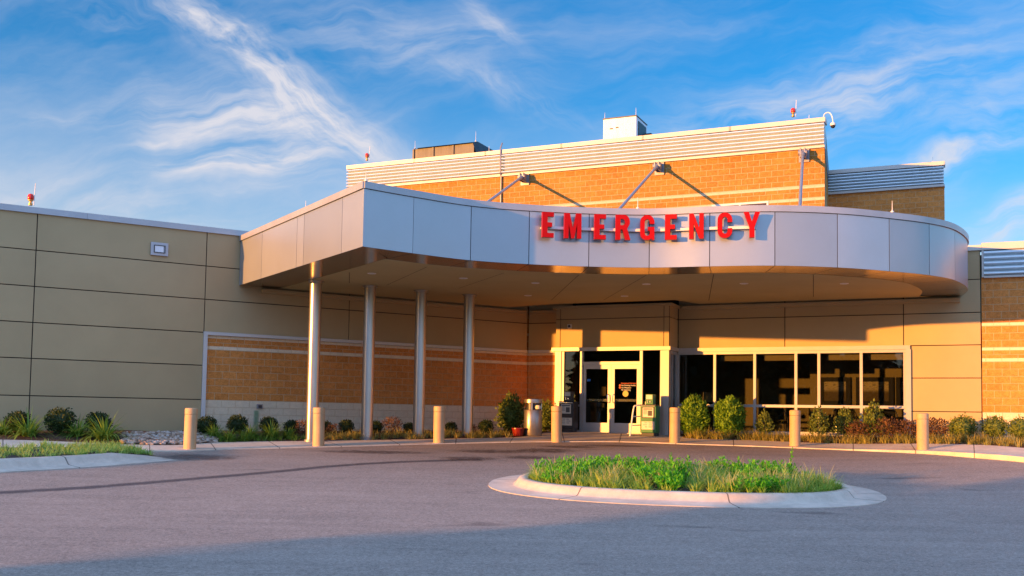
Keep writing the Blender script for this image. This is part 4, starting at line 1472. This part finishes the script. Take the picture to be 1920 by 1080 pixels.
# rooftop units
FU = Fr((FT.o - FT.n * 5.0)[:2], uw)
a0, a1 = FU.u(776, 280), FU.u(888, 275); zt1 = FU.hit(776, 281)[1]; zt2 = FU.hit(776, 278)[1]
t = thing('exhaust_hood', 'low brown sheet metal hood on the roof behind the tall parapet', 'exhaust hood', FU.p((a0 + a1) / 2, 0, 10.3))
m2 = MB(); FU.box(m2, a0, a1, -2.0, 0, 9.9, zt2 - .05)
obj('housing', m2, BROWN, t)
m2 = MB()
for i in range(4): FU.box(m2, a0 + (a1 - a0) * i / 3 - .04, a0 + (a1 - a0) * i / 3 + .04, .0, .05, 9.9, zt2 - .06)
obj('seam_ribs', m2, BROWN, t)
m2 = MB(); P = FU.p
zz = zt2
m2.face([P(a0 - .1, .12, zz - .048), P(a1, .12, zz - .048), P(a1, -.4, zz + .12), P(a0 - .1, -.4, zz + .12)])
m2.face([P(a1, .12, zz - .048), P(a1 + .75, -.3, 10.2), P(a1, -.4, zz + .12)]); m2.face([P(a1, -.4, zz + .12), P(a1 + .75, -.3, 10.2), P(a1, -2, zz + .12)])
m2.face([P(a0 - .1, -.4, zz + .12), P(a1, -.4, zz + .12), P(a1, -2, zz + .12), P(a0 - .1, -2, zz + .12)])
obj('lid', m2, DARK, t)
rod(FU.p(a0, -.1, zt2 + .0), .45, 'thin lightning rod at the left end of the brown roof hood'); rod(FU.p(a1 - .1, -.4, zt2 + .12), .6, 'thin lightning rod at the right end of the brown roof hood')
a0, a1 = FU.u(1131, 240), FU.u(1193, 235); zt2 = FU.hit(1131, 224)[1]
t = thing('rooftop_unit', 'white box shaped air handler on the roof behind the tall parapet', 'air handler', FU.p((a0 + a1) / 2, 0, 10.3))
m2 = MB(); FU.box(m2, a0, a1, -1.5, 0, 9.9, zt2); obj('housing', m2, pm('weathered_white_metal', (.78, .82, .90), .5, .1, .12, 5, streak=True), t, bevel=.02)
m2 = MB(); FU.box(m2, a0 - .02, a1 + .02, -1.52, .02, zt2 + .002, zt2 + .035); obj('lid', m2, BROWN, t)
m2 = MB(); FU.box(m2, a0 + .3, a0 + .42, .0, .02, zt2 - .45, zt2 - .41); FU.box(m2, a0 + .55, a0 + .67, .0, .02, zt2 - .42, zt2 - .38); obj('vent_slot', m2, DARK, t)
m2 = MB(); FU.box(m2, a1, a1 + .03, -1.3, -.25, 9.9, zt2 - .15); FU.box(m2, a1, a1 + .25, -1.45, -1.3, 9.9, zt2 - .4); obj('side_vent', m2, DARK, t)
rod(FU.p(a0 + .03, -.1, zt2 + .03), .35, 'thin lightning rod at the left corner of the white roof unit'); rod(FU.p(a1 - .05, -.1, zt2 + .03), .42, 'thin lightning rod at the right corner of the white roof unit')

# ------------------------------------------------------------------ plants
def leaf_quad(mb, p, d, nrm_, ln, w, mi=0):
    s = d.cross(nrm_)
    if s.length < 1e-4: s = d.orthogonal()
    s.normalize()
    m = p + d * (ln * .45)
    mb.face([p, m - s * w + nrm_ * (w * .25), p + d * ln, m + s * w + nrm_ * (w * .25)], mi)


def rv(r): 
    while True:
        v = Vector((r.uniform(-1, 1), r.uniform(-1, 1), r.uniform(-1, 1)))
        if .05 < v.length <= 1: return v


def blob(seed, n, rx, rz, zc, ln, w, shape=None, upw=.4, core=True, lump=.18):
    r = random.Random(seed); mb = MB()
    def rad(d): 
        k = 1 + lump * noise.noise(d * 2.3 + Vector((seed, 0, 0))) + lump * .6 * noise.noise(d * 5 + Vector((0, seed, 0)))
        return k
    for _ in range(n):
        d = rv(r).normalized(); t = r.uniform(.72, 1.02) if r.random() < .8 else r.uniform(.4, .8)
        k = rad(d) * t
        p = Vector((d.x * rx * k, d.y * rx * k, zc + d.z * rz * k))
        if shape: p = shape(p)
        if p.z < .02: continue
        dr = (d * .6 + rv(r) * .8 + Vector((0, 0, upw))).normalized()
        nn = (rv(r) + d * .9).normalized(); nn = (nn - dr * nn.dot(dr)).normalized()
        leaf_quad(mb, p, dr, nn, ln * r.uniform(.7, 1.3), w * r.uniform(.7, 1.3))
    if core:
        vs = []; fs = []
        for i in range(7):
            for j in range(12):
                a = math.pi * (i + .5) / 7; b = 2 * math.pi * j / 12
                d = Vector((math.sin(a) * math.cos(b), math.sin(a) * math.sin(b), math.cos(a))); k = .72 * rad(d)
                p = Vector((d.x * rx * k, d.y * rx * k, zc + d.z * rz * k)); p = shape(p) if shape else p
                p.z = max(p.z, .01); vs.append(p)
        for i in range(6):
            for j in range(12): fs.append((i * 12 + j, i * 12 + (j + 1) % 12, (i + 1) * 12 + (j + 1) % 12, (i + 1) * 12 + j))
        mb.shared(vs, fs, 0, True)
    return mb


def stem_mb(r, n, h, rad, spread):
    mb = MB()
    for i in range(n):
        a = r.uniform(0, 6.28); s = r.uniform(.2, 1) * spread
        mb.path([(0, 0, -.05), (s * .4 * math.cos(a), s * .4 * math.sin(a), h * .5), (s * math.cos(a), s * math.sin(a), h)], [rad, rad * .7, rad * .3], 5)
    return mb


def blade(mb, p, az, ln, w, lean, droop, r, seg=4):
    d = Vector((math.cos(az), math.sin(az), 0)); s = Vector((-d.y, d.x, 0)); q = Vector(p); pts = []
    ang = lean
    for i in range(seg + 1):
        t = i / seg; ww = w * (1 - t) ** .7 if i < seg else .001
        pts.append((q - s * ww, q + s * ww))
        q = q + (Vector((0, 0, 1)) * math.cos(ang) + d * math.sin(ang)) * (ln / seg); ang += droop / seg
    vs = []; fs = []
    for a, b in pts: vs += [a, b]
    for i in range(seg): fs.append((2 * i, 2 * i + 1, 2 * i + 3, 2 * i + 2))
    mb.shared(vs, fs, 0, True)


def clump(seed, n, ln, w, spread=.08, mb=None, at=(0, 0, 0), lean=.5, droop=1.6, seg=4):
    r = random.Random(seed); mb = mb or MB()
    for _ in range(n):
        a = r.uniform(0, 6.283); rr = r.uniform(0, spread)
        blade(mb, (at[0] + rr * math.cos(a), at[1] + rr * math.sin(a), at[2] - .02), a + r.uniform(-.5, .5), ln * r.uniform(.6, 1.15), w * r.uniform(.7, 1.2), r.uniform(.05, lean), r.uniform(.5, droop), r, seg)
    return mb


def make_shrub(name, fol, mat, stem):
    t = thing(name, '', 'shrub', (0, 0, 0))
    f = obj('foliage', fol, mat, t, world=False, sharp=180)
    obj('stem', stem, BARK, t, world=False)
    return t


def plant_row(proto, spots, cat, group, bd):
    """spots: (px, share across bed, scale, label)"""
    used = [0] * len(proto)
    for i, sp in enumerate(spots):
        px, s, k, lab = sp[:4]
        j = i % len(proto)
        o = proto[j] if not used[j] else copy_tree(proto[j]); used[j] += 1
        p = bed_at(bd, px, s); o.location = p - Vector((0, 0, .02))
        zk = sp[4] if len(sp) > 4 else k
        o.scale = (k, k, zk); o.rotation_euler = (0, 0, rnd.uniform(0, 6.28))
        tag(o, lab, cat, group)


r0 = random.Random(3)
boxp = [make_shrub('boxwood_shrub', blob(11 + i, 1500, .33, .30, .31, .052, .019, None, .3, True, .14), BOX, stem_mb(r0, 6, .3, .012, .2)) for i in range(3)]
plant_row(boxp, [
    (31, .55, .92, 'dark round boxwood at the far left behind a daylily clump'),
    (110, .55, 1.08, 'dark round boxwood standing alone between two daylily clumps, roundest at left'),
    (183, .60, .95, 'dark round boxwood behind the large daylily clump left of the gravel'),
    (388, .55, .85, 'dark boxwood at the left edge of the brick panel, right of the gravel patch'),
    (444, .6, .88, 'dark boxwood just left of the green wall stain'),
    (501, .62, .78, 'dark boxwood just right of the green wall stain'),
    (549, .62, .66, 'small dark boxwood left of the first steel column'),
    (611, .62, .62, 'small dark boxwood right behind the bollard at the first column'),
    (649, .6, .68, 'dark boxwood midway between the first and second columns'),
    (703, .6, .62, 'small dark boxwood right of the second steel column'),
    (768, .6, .55, 'very small dark boxwood just left of the third column'),
    (846, .58, .58, 'small dark boxwood left of the fourth steel column'),
    (911, .5, .70, 'dark boxwood right of the fourth column beside the entrance shrub'),
], 'boxwood', 'boxwood shrubs along the left bed', bed_l)
barbp = [make_shrub('barberry_bush', blob(31 + i, 800, .36, .32, .30, .055, .018, None, .5, False, .45), BARB, stem_mb(r0, 9, .5, .008, .3)) for i in range(2)]
plant_row(barbp, [
    (568, .45, .72, 'reddish barberry bush at the foot of the first column'),
    (738, .5, .80, 'reddish barberry bush between the second and third columns'),
    (622, .4, .55, 'small reddish barberry right of the first bollard by columns'),
    (884, .35, .55, 'small reddish barberry at the foot of the fourth column'),
], 'barberry', 'reddish barberry bushes in the left bed', bed_l)
lilp = []
for i in range(3):
    lilp.append(obj('daylily_clump', clump(50 + i, 200, .68, .018, .16, lean=1.2, droop=2.3, seg=6), LILY, world=False, sharp=180))
def lily_row(spots, group, bd, proto=lilp, cat='daylily', mark=[0]):
    for i, (px, s, k, lab) in enumerate(spots):
        j = i % len(proto)
        o = proto[j] if proto[j].get('label') is None else proto[j].copy()
        if proto[j].get('label') is not None: col.objects.link(o)
        o.location = bed_at(bd, px, s); o.scale = (k, k, k); o.rotation_euler = (0, 0, rnd.uniform(0, 6)); tag(o, lab, cat, group)
lily_row([
    (8, .42, .8, 'daylily clump cut by the left edge of the photo'), (54, .30, 1.1, 'arching daylily clump in front of the leftmost boxwood'),
    (143, .42, .95, 'daylily clump between the lone round boxwood and the larger clump'), (195, .25, 1.2, 'largest arching daylily clump beside the gravel patch'),
    (402, .35, .80, 'daylily clump right of the gravel patch below a boxwood'), (432, .12, .62, 'low pale green daylily clump at the pavement edge below the stain'),
    (468, .30, .70, 'daylily clump under the green wall stain'), (511, .25, .85, 'daylily clump in front of the boxwood right of the stain'),
    (540, .3, .6, 'small daylily clump left of the first column'), (455, .1, .5, 'tiny daylily tuft at the pavement edge under the stain')],
    'daylily clumps in the left bed', bed_l)

# big shrubs either side of the entrance
def taper(p): 
    k = 1.0 - .22 * max(0, p.z - .55) ; return Vector((p.x * k, p.y * k, p.z))
ent = [make_shrub('entrance_shrub', blob(71, 2400, .42, .60, .58, .085, .028, None, .5, True, .35), HOLLY, stem_mb(r0, 6, .5, .02, .2))]
plant_row(ent, [(958, .42, 1.0, 'tall loose green shrub left of the steel litter bin', 1.0), (1024, .86, .8, 'green shrub half hidden behind litter bin and bollard')], 'shrub', 'loose shrubs left of the entrance', bed_l)
yew = [make_shrub('yew_shrub', blob(81 + i, 4200, .46, .64, .62, .10, .024, taper, .8, True, .30), YEW, stem_mb(r0, 6, .6, .02, .2)) for i in range(2)]
plant_row(yew, [(1297, .55, 1.03, 'large rounded sunlit shrub behind the bollard at the window left end', .90), (1369, .55, .98, 'large pointed sunlit shrub under the second window pane', .90)], 'shrub', 'large shrubs under the long window', bed_r)
def cone(p):
    k = 1.05 - .75 * max(0, p.z) / 1.0; return Vector((p.x * max(.15, k), p.y * max(.15, k), p.z))
hol = [make_shrub('young_holly', blob(91 + i, 750, .40, .46, .44, .075, .022, cone, 1.0, False, .5), HOLLY, stem_mb(r0, 7, .85, .01, .15)) for i in range(3)]
plant_row(hol, [(1431, .5, .85, 'small pointed holly under the third window pane', .85), (1538, .5, .95, 'young holly right of the middle bollard', .95), (1583, .5, 1.0, 'young holly between two others under the fifth pane', .98), (1635, .5, 1.15, 'tallest young holly with a long sprig under the last pane', 1.15)], 'holly', 'young hollies under the long window', bed_r)
barb2 = [make_shrub('rose_bush', blob(101 + i, 900, .36, .30, .32, .06, .022, None, .5, False, .45), BARB, stem_mb(r0, 9, .5, .008, .3)) for i in range(2)]
plant_row(barb2, [(1612, .35, .9, 'dark red bush between the two right hollies'), (1660, .4, 1.0, 'dark red bush right of the tallest holly'), (1700, .5, .9, 'dark red bush below the right window corner'), (1754, .5, .95, 'dark red bush just right of the last bollard')], 'bush', 'dark red bushes in the right bed', bed_r)
bx2 = [make_shrub('round_shrub', blob(111 + i, 1400, .36, .32, .36, .055, .02, None, .4, True, .22), HOLLY, stem_mb(r0, 6, .3, .012, .2)) for i in range(2)]
plant_row(bx2, [(1806, .5, 1.0, 'round shrub under the tan wall panels at right'), (1864, .5, .95, 'round shrub at the start of the right brick wing'), (1917, .5, .95, 'round shrub cut by the right edge of the photo')], 'shrub', 'round shrubs at the right end', bed_r)

# bed grasses (ground cover)
mb = MB(); r = random.Random(21)
for i in range(210):
    px = r.uniform(1288, 1960) ; s = r.uniform(.03, .38)
    p = bed_at(bed_r, px, s); clump(1000 + i, 22, r.uniform(.26, .42), .009, .09, mb, p, .9, 1.8, 3)
tag(obj('ornamental_grass', mb, DRYG, sharp=180), 'yellow green ornamental grass edging the bed under the long window', 'grass', kind='stuff')
mb = MB()
for i in range(150):
    px = r.uniform(600, 955); s = r.uniform(.03, .4)
    p = bed_at(bed_l, px, s); clump(1300 + i, 20, r.uniform(.2, .34), .008, .09, mb, p, .9, 1.8, 3)
tag(obj('ornamental_grass', mb, DRYG, sharp=180), 'dry ornamental grass edging the bed behind the steel columns', 'grass', kind='stuff')
mb = MB()
for i in range(60):
    px = r.uniform(400, 575); s = r.uniform(.05, .3)
    p = bed_at(bed_l, px, s); clump(1500 + i, 16, r.uniform(.14, .26), .009, .09, mb, p, 1.0, 1.6, 3)
tag(obj('ground_cover', mb, LILY, sharp=180), 'low green ground cover at the bed edge between gravel and first column', 'ground cover', kind='stuff')
mb = MB()
inner, far, hs_ = STRIP
for i in range(520):
    t = r.uniform(0, len(inner) - 2.4); k = int(t); f = t - k; s = r.uniform(.02, .95)
    a = inner[k].lerp(inner[k + 1], f); b = far[k].lerp(far[k + 1], f); p = a.lerp(b, s); p.z = gz(p.x, p.y) + .14 * hs_[k]
    clump(1700 + i, 12, r.uniform(.12, .24), .008, .07, mb, p, .7, 1.4, 3)
MIXG = leaf('mixed_strip_grass', (.07, .34, .02), (.66, .74, .22))
tag(obj('strip_grass', mb, MIXG, sharp=180), 'green and straw coloured grass on the kerbed strip at lower left', 'grass', kind='stuff')

# island planting
mb1, mb2, mb3 = MB(), MB(), MB()
for i in range(620):
    w = r.uniform(0, 6.283); q = math.sqrt(r.random()); p = IC.lerp(isl(w, .84), q)
    p.z = gz(p.x, p.y) + .115 + .07 * (1 - q)
    # lilyturf dominates the front and the right; leafy plants the back and the left
    loc = (p - IC); front = -loc.y / IB; right = loc.x / IA
    nz = noise.noise(Vector((p.x * .9, p.y * .9, 3)))
    if front * .9 + right * .15 + nz * 1.5 > .02: clump(2000 + i, 26, r.uniform(.26, .42), .0085, .10, mb1, p, .85, 2.0, 4)
    else:
        rr = random.Random(3000 + i); h = rr.uniform(.16, .38)
        for s in range(7):
            az = rr.uniform(0, 6.28); tip = p + Vector((math.cos(az) * .14, math.sin(az) * .14, h * rr.uniform(.6, 1)))
            for l in range(11):
                t = rr.uniform(.15, 1); c = p.lerp(tip, t); d = (rv(rr) + Vector((0, 0, .5))).normalized(); n_ = rv(rr).normalized(); n_ = (n_ - d * n_.dot(d)).normalized()
                leaf_quad(mb2, c, d, n_, .085 * rr.uniform(.7, 1.2), .017)
    if r.random() < .16: clump(5000 + i, 16, .46, .007, .06, mb3, p, .5, 1.4, 4)
for i in range(70):
    w = 3.3 + r.uniform(-1.0, 2.9); p = isl(w, .86); p.z = gz(p.x, p.y) + .12; clump(6000 + i, 18, .26, .0085, .08, mb1, p, .95, 1.9, 4)
tag(obj('island_grass', mb1, LIRI, sharp=180), 'yellow green grass tufts filling the front of the kerbed island', 'grass', kind='stuff')
tag(obj('island_plants', mb2, BRIGHT, sharp=180), 'bright green leafy plants massed on the kerbed island', 'plants', kind='stuff')
tag(obj('island_dry_grass', mb3, PALEG, sharp=180), 'pale dry grass stalks sticking up among the island plants', 'grass', kind='stuff')
for px, py, h, lab in ((1255, 868, .46, 'tall leafy weed stalk at the middle of the island'), (1482, 868, .55, 'tall thin flower stalk at the right of the island'), (1383, 872, .40, 'leafy weed stalk between the two tall stalks on the island')):
    p = gpt(px, 893, .15); rr = random.Random(px); m2 = MB()
    m2.path([p, p + Vector((.01, 0, h * .5)), p + Vector((.03, 0, h))], [.006, .005, .003], 5)
    for l in range(34):
        t = rr.uniform(.35, 1); c = p + Vector((.03 * t, 0, h * t)); d = (rv(rr) + Vector((0, 0, .4))).normalized(); n_ = rv(rr).normalized(); n_ = (n_ - d * n_.dot(d)).normalized()
        leaf_quad(m2, c, d, n_, .08 * (1.2 - .6 * t), .014)
    tag(obj('weed_stalk', m2, BRIGHT, sharp=180), lab, 'weed', 'tall stalks on the island')
# river stones
mb = MB()
for i in range(700):
    px = r.uniform(228, 408); s = r.uniform(.04, .7)
    if px < 250 and s > .45 and r.random() < .6: continue
    p = bed_at(bed_l, px, s); a, b, c = r.uniform(.05, .10), r.uniform(.04, .07), r.uniform(.025, .05); az = r.uniform(0, 3.14)
    vs = []; fs = []
    for k in range(4):
        for j in range(7):
            la = math.pi * (k + .3) / 3.6; lo = 2 * math.pi * j / 7; q = Vector((math.sin(la) * math.cos(lo) * a, math.sin(la) * math.sin(lo) * b, math.cos(la) * c)) * r.uniform(.85, 1.1)
            vs.append(p + Vector((q.x * math.cos(az) - q.y * math.sin(az), q.x * math.sin(az) + q.y * math.cos(az), q.z + .025 + r.uniform(0, .0))))
    for k in range(3):
        for j in range(7): fs.append((k * 7 + j, k * 7 + (j + 1) % 7, (k + 1) * 7 + (j + 1) % 7, (k + 1) * 7 + j))
    fs.append(tuple(range(6, -1, -1)))
    mb.shared(vs, fs, 0, True)
tag(obj('river_stones', mb, STONE, sharp=60), 'rounded river stones filling the bed beside the left brick edge', 'stones', kind='stuff')

# ------------------------------------------------------------------ trees behind the camera (they shade the near road and darken the glass)
SH = Vector((-.8625, -.506, 0)); PXS = Vector((.506, -.8625, 0))
mb = MB(); r = random.Random(77)
pp = -10.2; first = True
while pp < 118:
    dist = 35 + r.uniform(-2, 3) if pp < 3 else 58 + r.uniform(-4, 6)
    c = SH * dist + PXS * pp; first = False
    zg = gz(c.x, c.y); H = r.uniform(10.5, 14); Rr = r.uniform(2.6, 3.4) if pp < -5 else r.uniform(3.4, 4.6)
    for i in range(3200 if pp < -2 else 1300):
        d = rv(r).normalized() * r.uniform(.35, 1.0)
        p = c + Vector((d.x * Rr, d.y * Rr, zg + H * .5 + d.z * H * .52)); k = rv(r).normalized(); n_ = rv(r).normalized(); n_ = (n_ - k * n_.dot(k)).normalized()
        leaf_quad(mb, p, k, n_, r.uniform(.7, 1.3), r.uniform(.28, .5))
    pp += Rr * r.uniform(.85, 1.05)
tag(obj('treeline', mb, TREEL, sharp=180), 'dark belt of trees across the car park behind the viewer', 'trees', kind='stuff')

# ------------------------------------------------------------------ light and sky
EL = math.atan(.079); AZ = math.atan2(-.8625, -.506)       # direction to the sun
sd = bpy.data.lights.new('sun', 'SUN'); so = bpy.data.objects.new('sun', sd); col.objects.link(so)
sd.energy = 2.85; sd.angle = R(.5); sd.color = (1.0, .41, .075)
to = Vector((math.cos(EL) * math.sin(AZ), math.cos(EL) * math.cos(AZ), math.sin(EL)))
so.rotation_euler = to.to_track_quat('Z', 'Y').to_euler(); so.location = (-20, -12, 12)

wd = bpy.data.worlds.new('World'); sc.world = wd; wd.use_nodes = True
nt = wd.node_tree
bg = nt.nodes['Background']
sky = nt.nodes.new('ShaderNodeTexSky'); sky.sky_type = 'NISHITA'; sky.sun_disc = False
sky.sun_elevation = EL; sky.sun_rotation = AZ % (2 * math.pi); sky.altitude = 100; sky.air_density = 1.0; sky.dust_density = .3; sky.ozone_density = 3.0
gen = nt.nodes.new('ShaderNodeTexCoord').outputs['Generated']
sep = nt.nodes.new('ShaderNodeSeparateXYZ'); L(nt, gen, sep.inputs[0])
yy = math_(nt, 'MAXIMUM', math_(nt, 'ABSOLUTE', sep.outputs[1]), .08)
cu = math_(nt, 'DIVIDE', sep.outputs[0], yy); cv = math_(nt, 'DIVIDE', sep.outputs[2], yy)
cb = nt.nodes.new('ShaderNodeCombineXYZ'); L(nt, cu, cb.inputs[0]); L(nt, cv, cb.inputs[1])
uvw = cb.outputs[0]
warp = N(nt, 'ShaderNodeTexNoise', Scale=7.0, Detail=4, Roughness=.55); L(nt, uvw, warp.inputs['Vector'])
wv = nt.nodes.new('ShaderNodeVectorMath'); wv.operation = 'SUBTRACT'; L(nt, warp.outputs['Color'], wv.inputs[0]); wv.inputs[1].default_value = (.5, .5, .5)
ws_ = nt.nodes.new('ShaderNodeVectorMath'); ws_.operation = 'SCALE'; L(nt, wv.outputs[0], ws_.inputs[0]); ws_.inputs['Scale'].default_value = .085
wa = nt.nodes.new('ShaderNodeVectorMath'); wa.operation = 'ADD'; L(nt, uvw, wa.inputs[0]); L(nt, ws_.outputs[0], wa.inputs[1])
wuv = wa.outputs[0]


def wisp(px, py, ang, la, lb, amp):
    """a cirrus patch in the sky: centre, tilt, half length, half width"""
    u0 = (px - 960) / 1920; v0 = (782 - py) / 1920
    m = mapping(nt, wuv, (1, 1, 1), (0, 0, 0), (-u0, -v0, 0))
    m = mapping(nt, m, (1, 1, 1), (0, 0, R(ang)))
    s = nt.nodes.new('ShaderNodeSeparateXYZ'); L(nt, m, s.inputs[0])
    a = math_(nt, 'POWER', math_(nt, 'ABSOLUTE', math_(nt, 'DIVIDE', s.outputs[0], la / 1920)), 2.0)
    b = math_(nt, 'POWER', math_(nt, 'ABSOLUTE', math_(nt, 'DIVIDE', s.outputs[1], lb / 1920)), 2.0)
    g = math_(nt, 'POWER', 2.718, math_(nt, 'MULTIPLY', math_(nt, 'ADD', a, b), -1))
    return math_(nt, 'MULTIPLY', g, amp)


def streaks(ang, sx, sy, scale, lo, hi, det=7):
    m = mapping(nt, wuv, (1, 1, 1), (0, 0, R(ang)))
    m = mapping(nt, m, (sx, sy, 1))
    return ramp(nt, noise_(nt, m, scale, det, .62, .3), lo, hi)


# positive map angle turns a streak that falls to the right level
diag = [wisp(400, 50, 38, 200, 44, .95), wisp(590, 205, 37, 170, 50, 1.5), wisp(900, 20, 50, 110, 26, .55), wisp(920, 165, 18, 200, 30, .5), wisp(320, 10, 20, 120, 24, .6)]
flat = [wisp(430, 215, 0, 190, 70, .95), wisp(480, 310, -8, 150, 28, 1.2), wisp(170, 25, -6, 90, 22, .4), wisp(280, 278, -16, 70, 10, .5), wisp(120, 210, -6, 190, 16, .3), wisp(730, 60, 4, 280, 70, .42),
        wisp(1480, 200, -14, 280, 70, .9), wisp(1800, 275, -16, 210, 22, .75), wisp(1900, 410, -25, 130, 34, 1.1), wisp(1700, 330, -14, 160, 50, .4), wisp(1880, 180, -10, 160, 60, .45), wisp(600, 345, -10, 120, 14, .4), wisp(200, 400, 4, 500, 60, .30), wisp(1750, 60, -10, 300, 80, .22)]
def total(lst):
    s = lst[0]
    for x in lst[1:]: s = math_(nt, 'ADD', s, x)
    return s
s1 = streaks(37, 4.5, 16, 1.6, .30, .76, 9); s2 = streaks(-8, 3.4, 18, 1.7, .34, .74, 9)
cl = math_(nt, 'ADD', math_(nt, 'MULTIPLY', total(diag), s1), math_(nt, 'MULTIPLY', total(flat), s2))
base_cl = math_(nt, 'MULTIPLY', streaks(-10, 2, 7, 1.1, .40, .80), .34)
cl = math_(nt, 'ADD', cl, base_cl)
upm = ramp(nt, sep.outputs[2], -.01, .05)
hz = math_(nt, 'MULTIPLY', math_(nt, 'SUBTRACT', 1.0, ramp(nt, math_(nt, 'ADD', cv, math_(nt, 'MULTIPLY', cu, .12)), .08, .34)), .42)
cl = math_(nt, 'ADD', cl, hz)
cl = math_(nt, 'MINIMUM', math_(nt, 'MULTIPLY', cl, upm), .92)
hs2 = N(nt, 'ShaderNodeHueSaturation', Saturation=1.27, Value=1.0); L(nt, sky.outputs[0], hs2.inputs['Color'])
skyc = mixc(nt, 1.0, hs2.outputs[0], (1.02, .97, 1.08), 'MULTIPLY')
CLOUD = (2.1, 2.05, 2.2)
fc = nt.nodes.new('ShaderNodeMix'); fc.data_type = 'RGBA'; fc.clamp_factor = True
L(nt, cl, fc.inputs[0]); L(nt, skyc, fc.inputs[6]); fc.inputs[7].default_value = (*CLOUD, 1)
# added fill light: made-up bright sky overhead and behind the viewer, out of view
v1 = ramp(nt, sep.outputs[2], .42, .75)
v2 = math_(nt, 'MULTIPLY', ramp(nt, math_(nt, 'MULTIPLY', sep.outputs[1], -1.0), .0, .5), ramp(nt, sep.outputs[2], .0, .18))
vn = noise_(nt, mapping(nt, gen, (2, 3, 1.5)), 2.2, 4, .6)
fill_sky = math_(nt, 'MULTIPLY', math_(nt, 'MAXIMUM', v1, v2), math_(nt, 'ADD', .65, math_(nt, 'MULTIPLY', vn, .6)), clamp=True)
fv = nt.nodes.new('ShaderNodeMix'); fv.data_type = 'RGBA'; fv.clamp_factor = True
L(nt, fill_sky, fv.inputs[0]); L(nt, fc.outputs[2], fv.inputs[6]); fv.inputs[7].default_value = (1.5, 2.4, 4.3, 1)
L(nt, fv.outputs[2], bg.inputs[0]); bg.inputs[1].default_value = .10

sc.view_settings.view_transform = 'Standard'; sc.view_settings.look = 'None'
sc.view_settings.gamma = 1; sc.view_settings.exposure = 1.9
sc.render.resolution_x, sc.render.resolution_y = 1024, 576
sc.cycles.max_bounces = 8; sc.cycles.transparent_max_bounces = 12
sc.cycles.caustics_reflective = False; sc.cycles.caustics_refractive = False
sc.cycles.use_denoising = True
sc.cycles.sample_clamp_indirect = 8
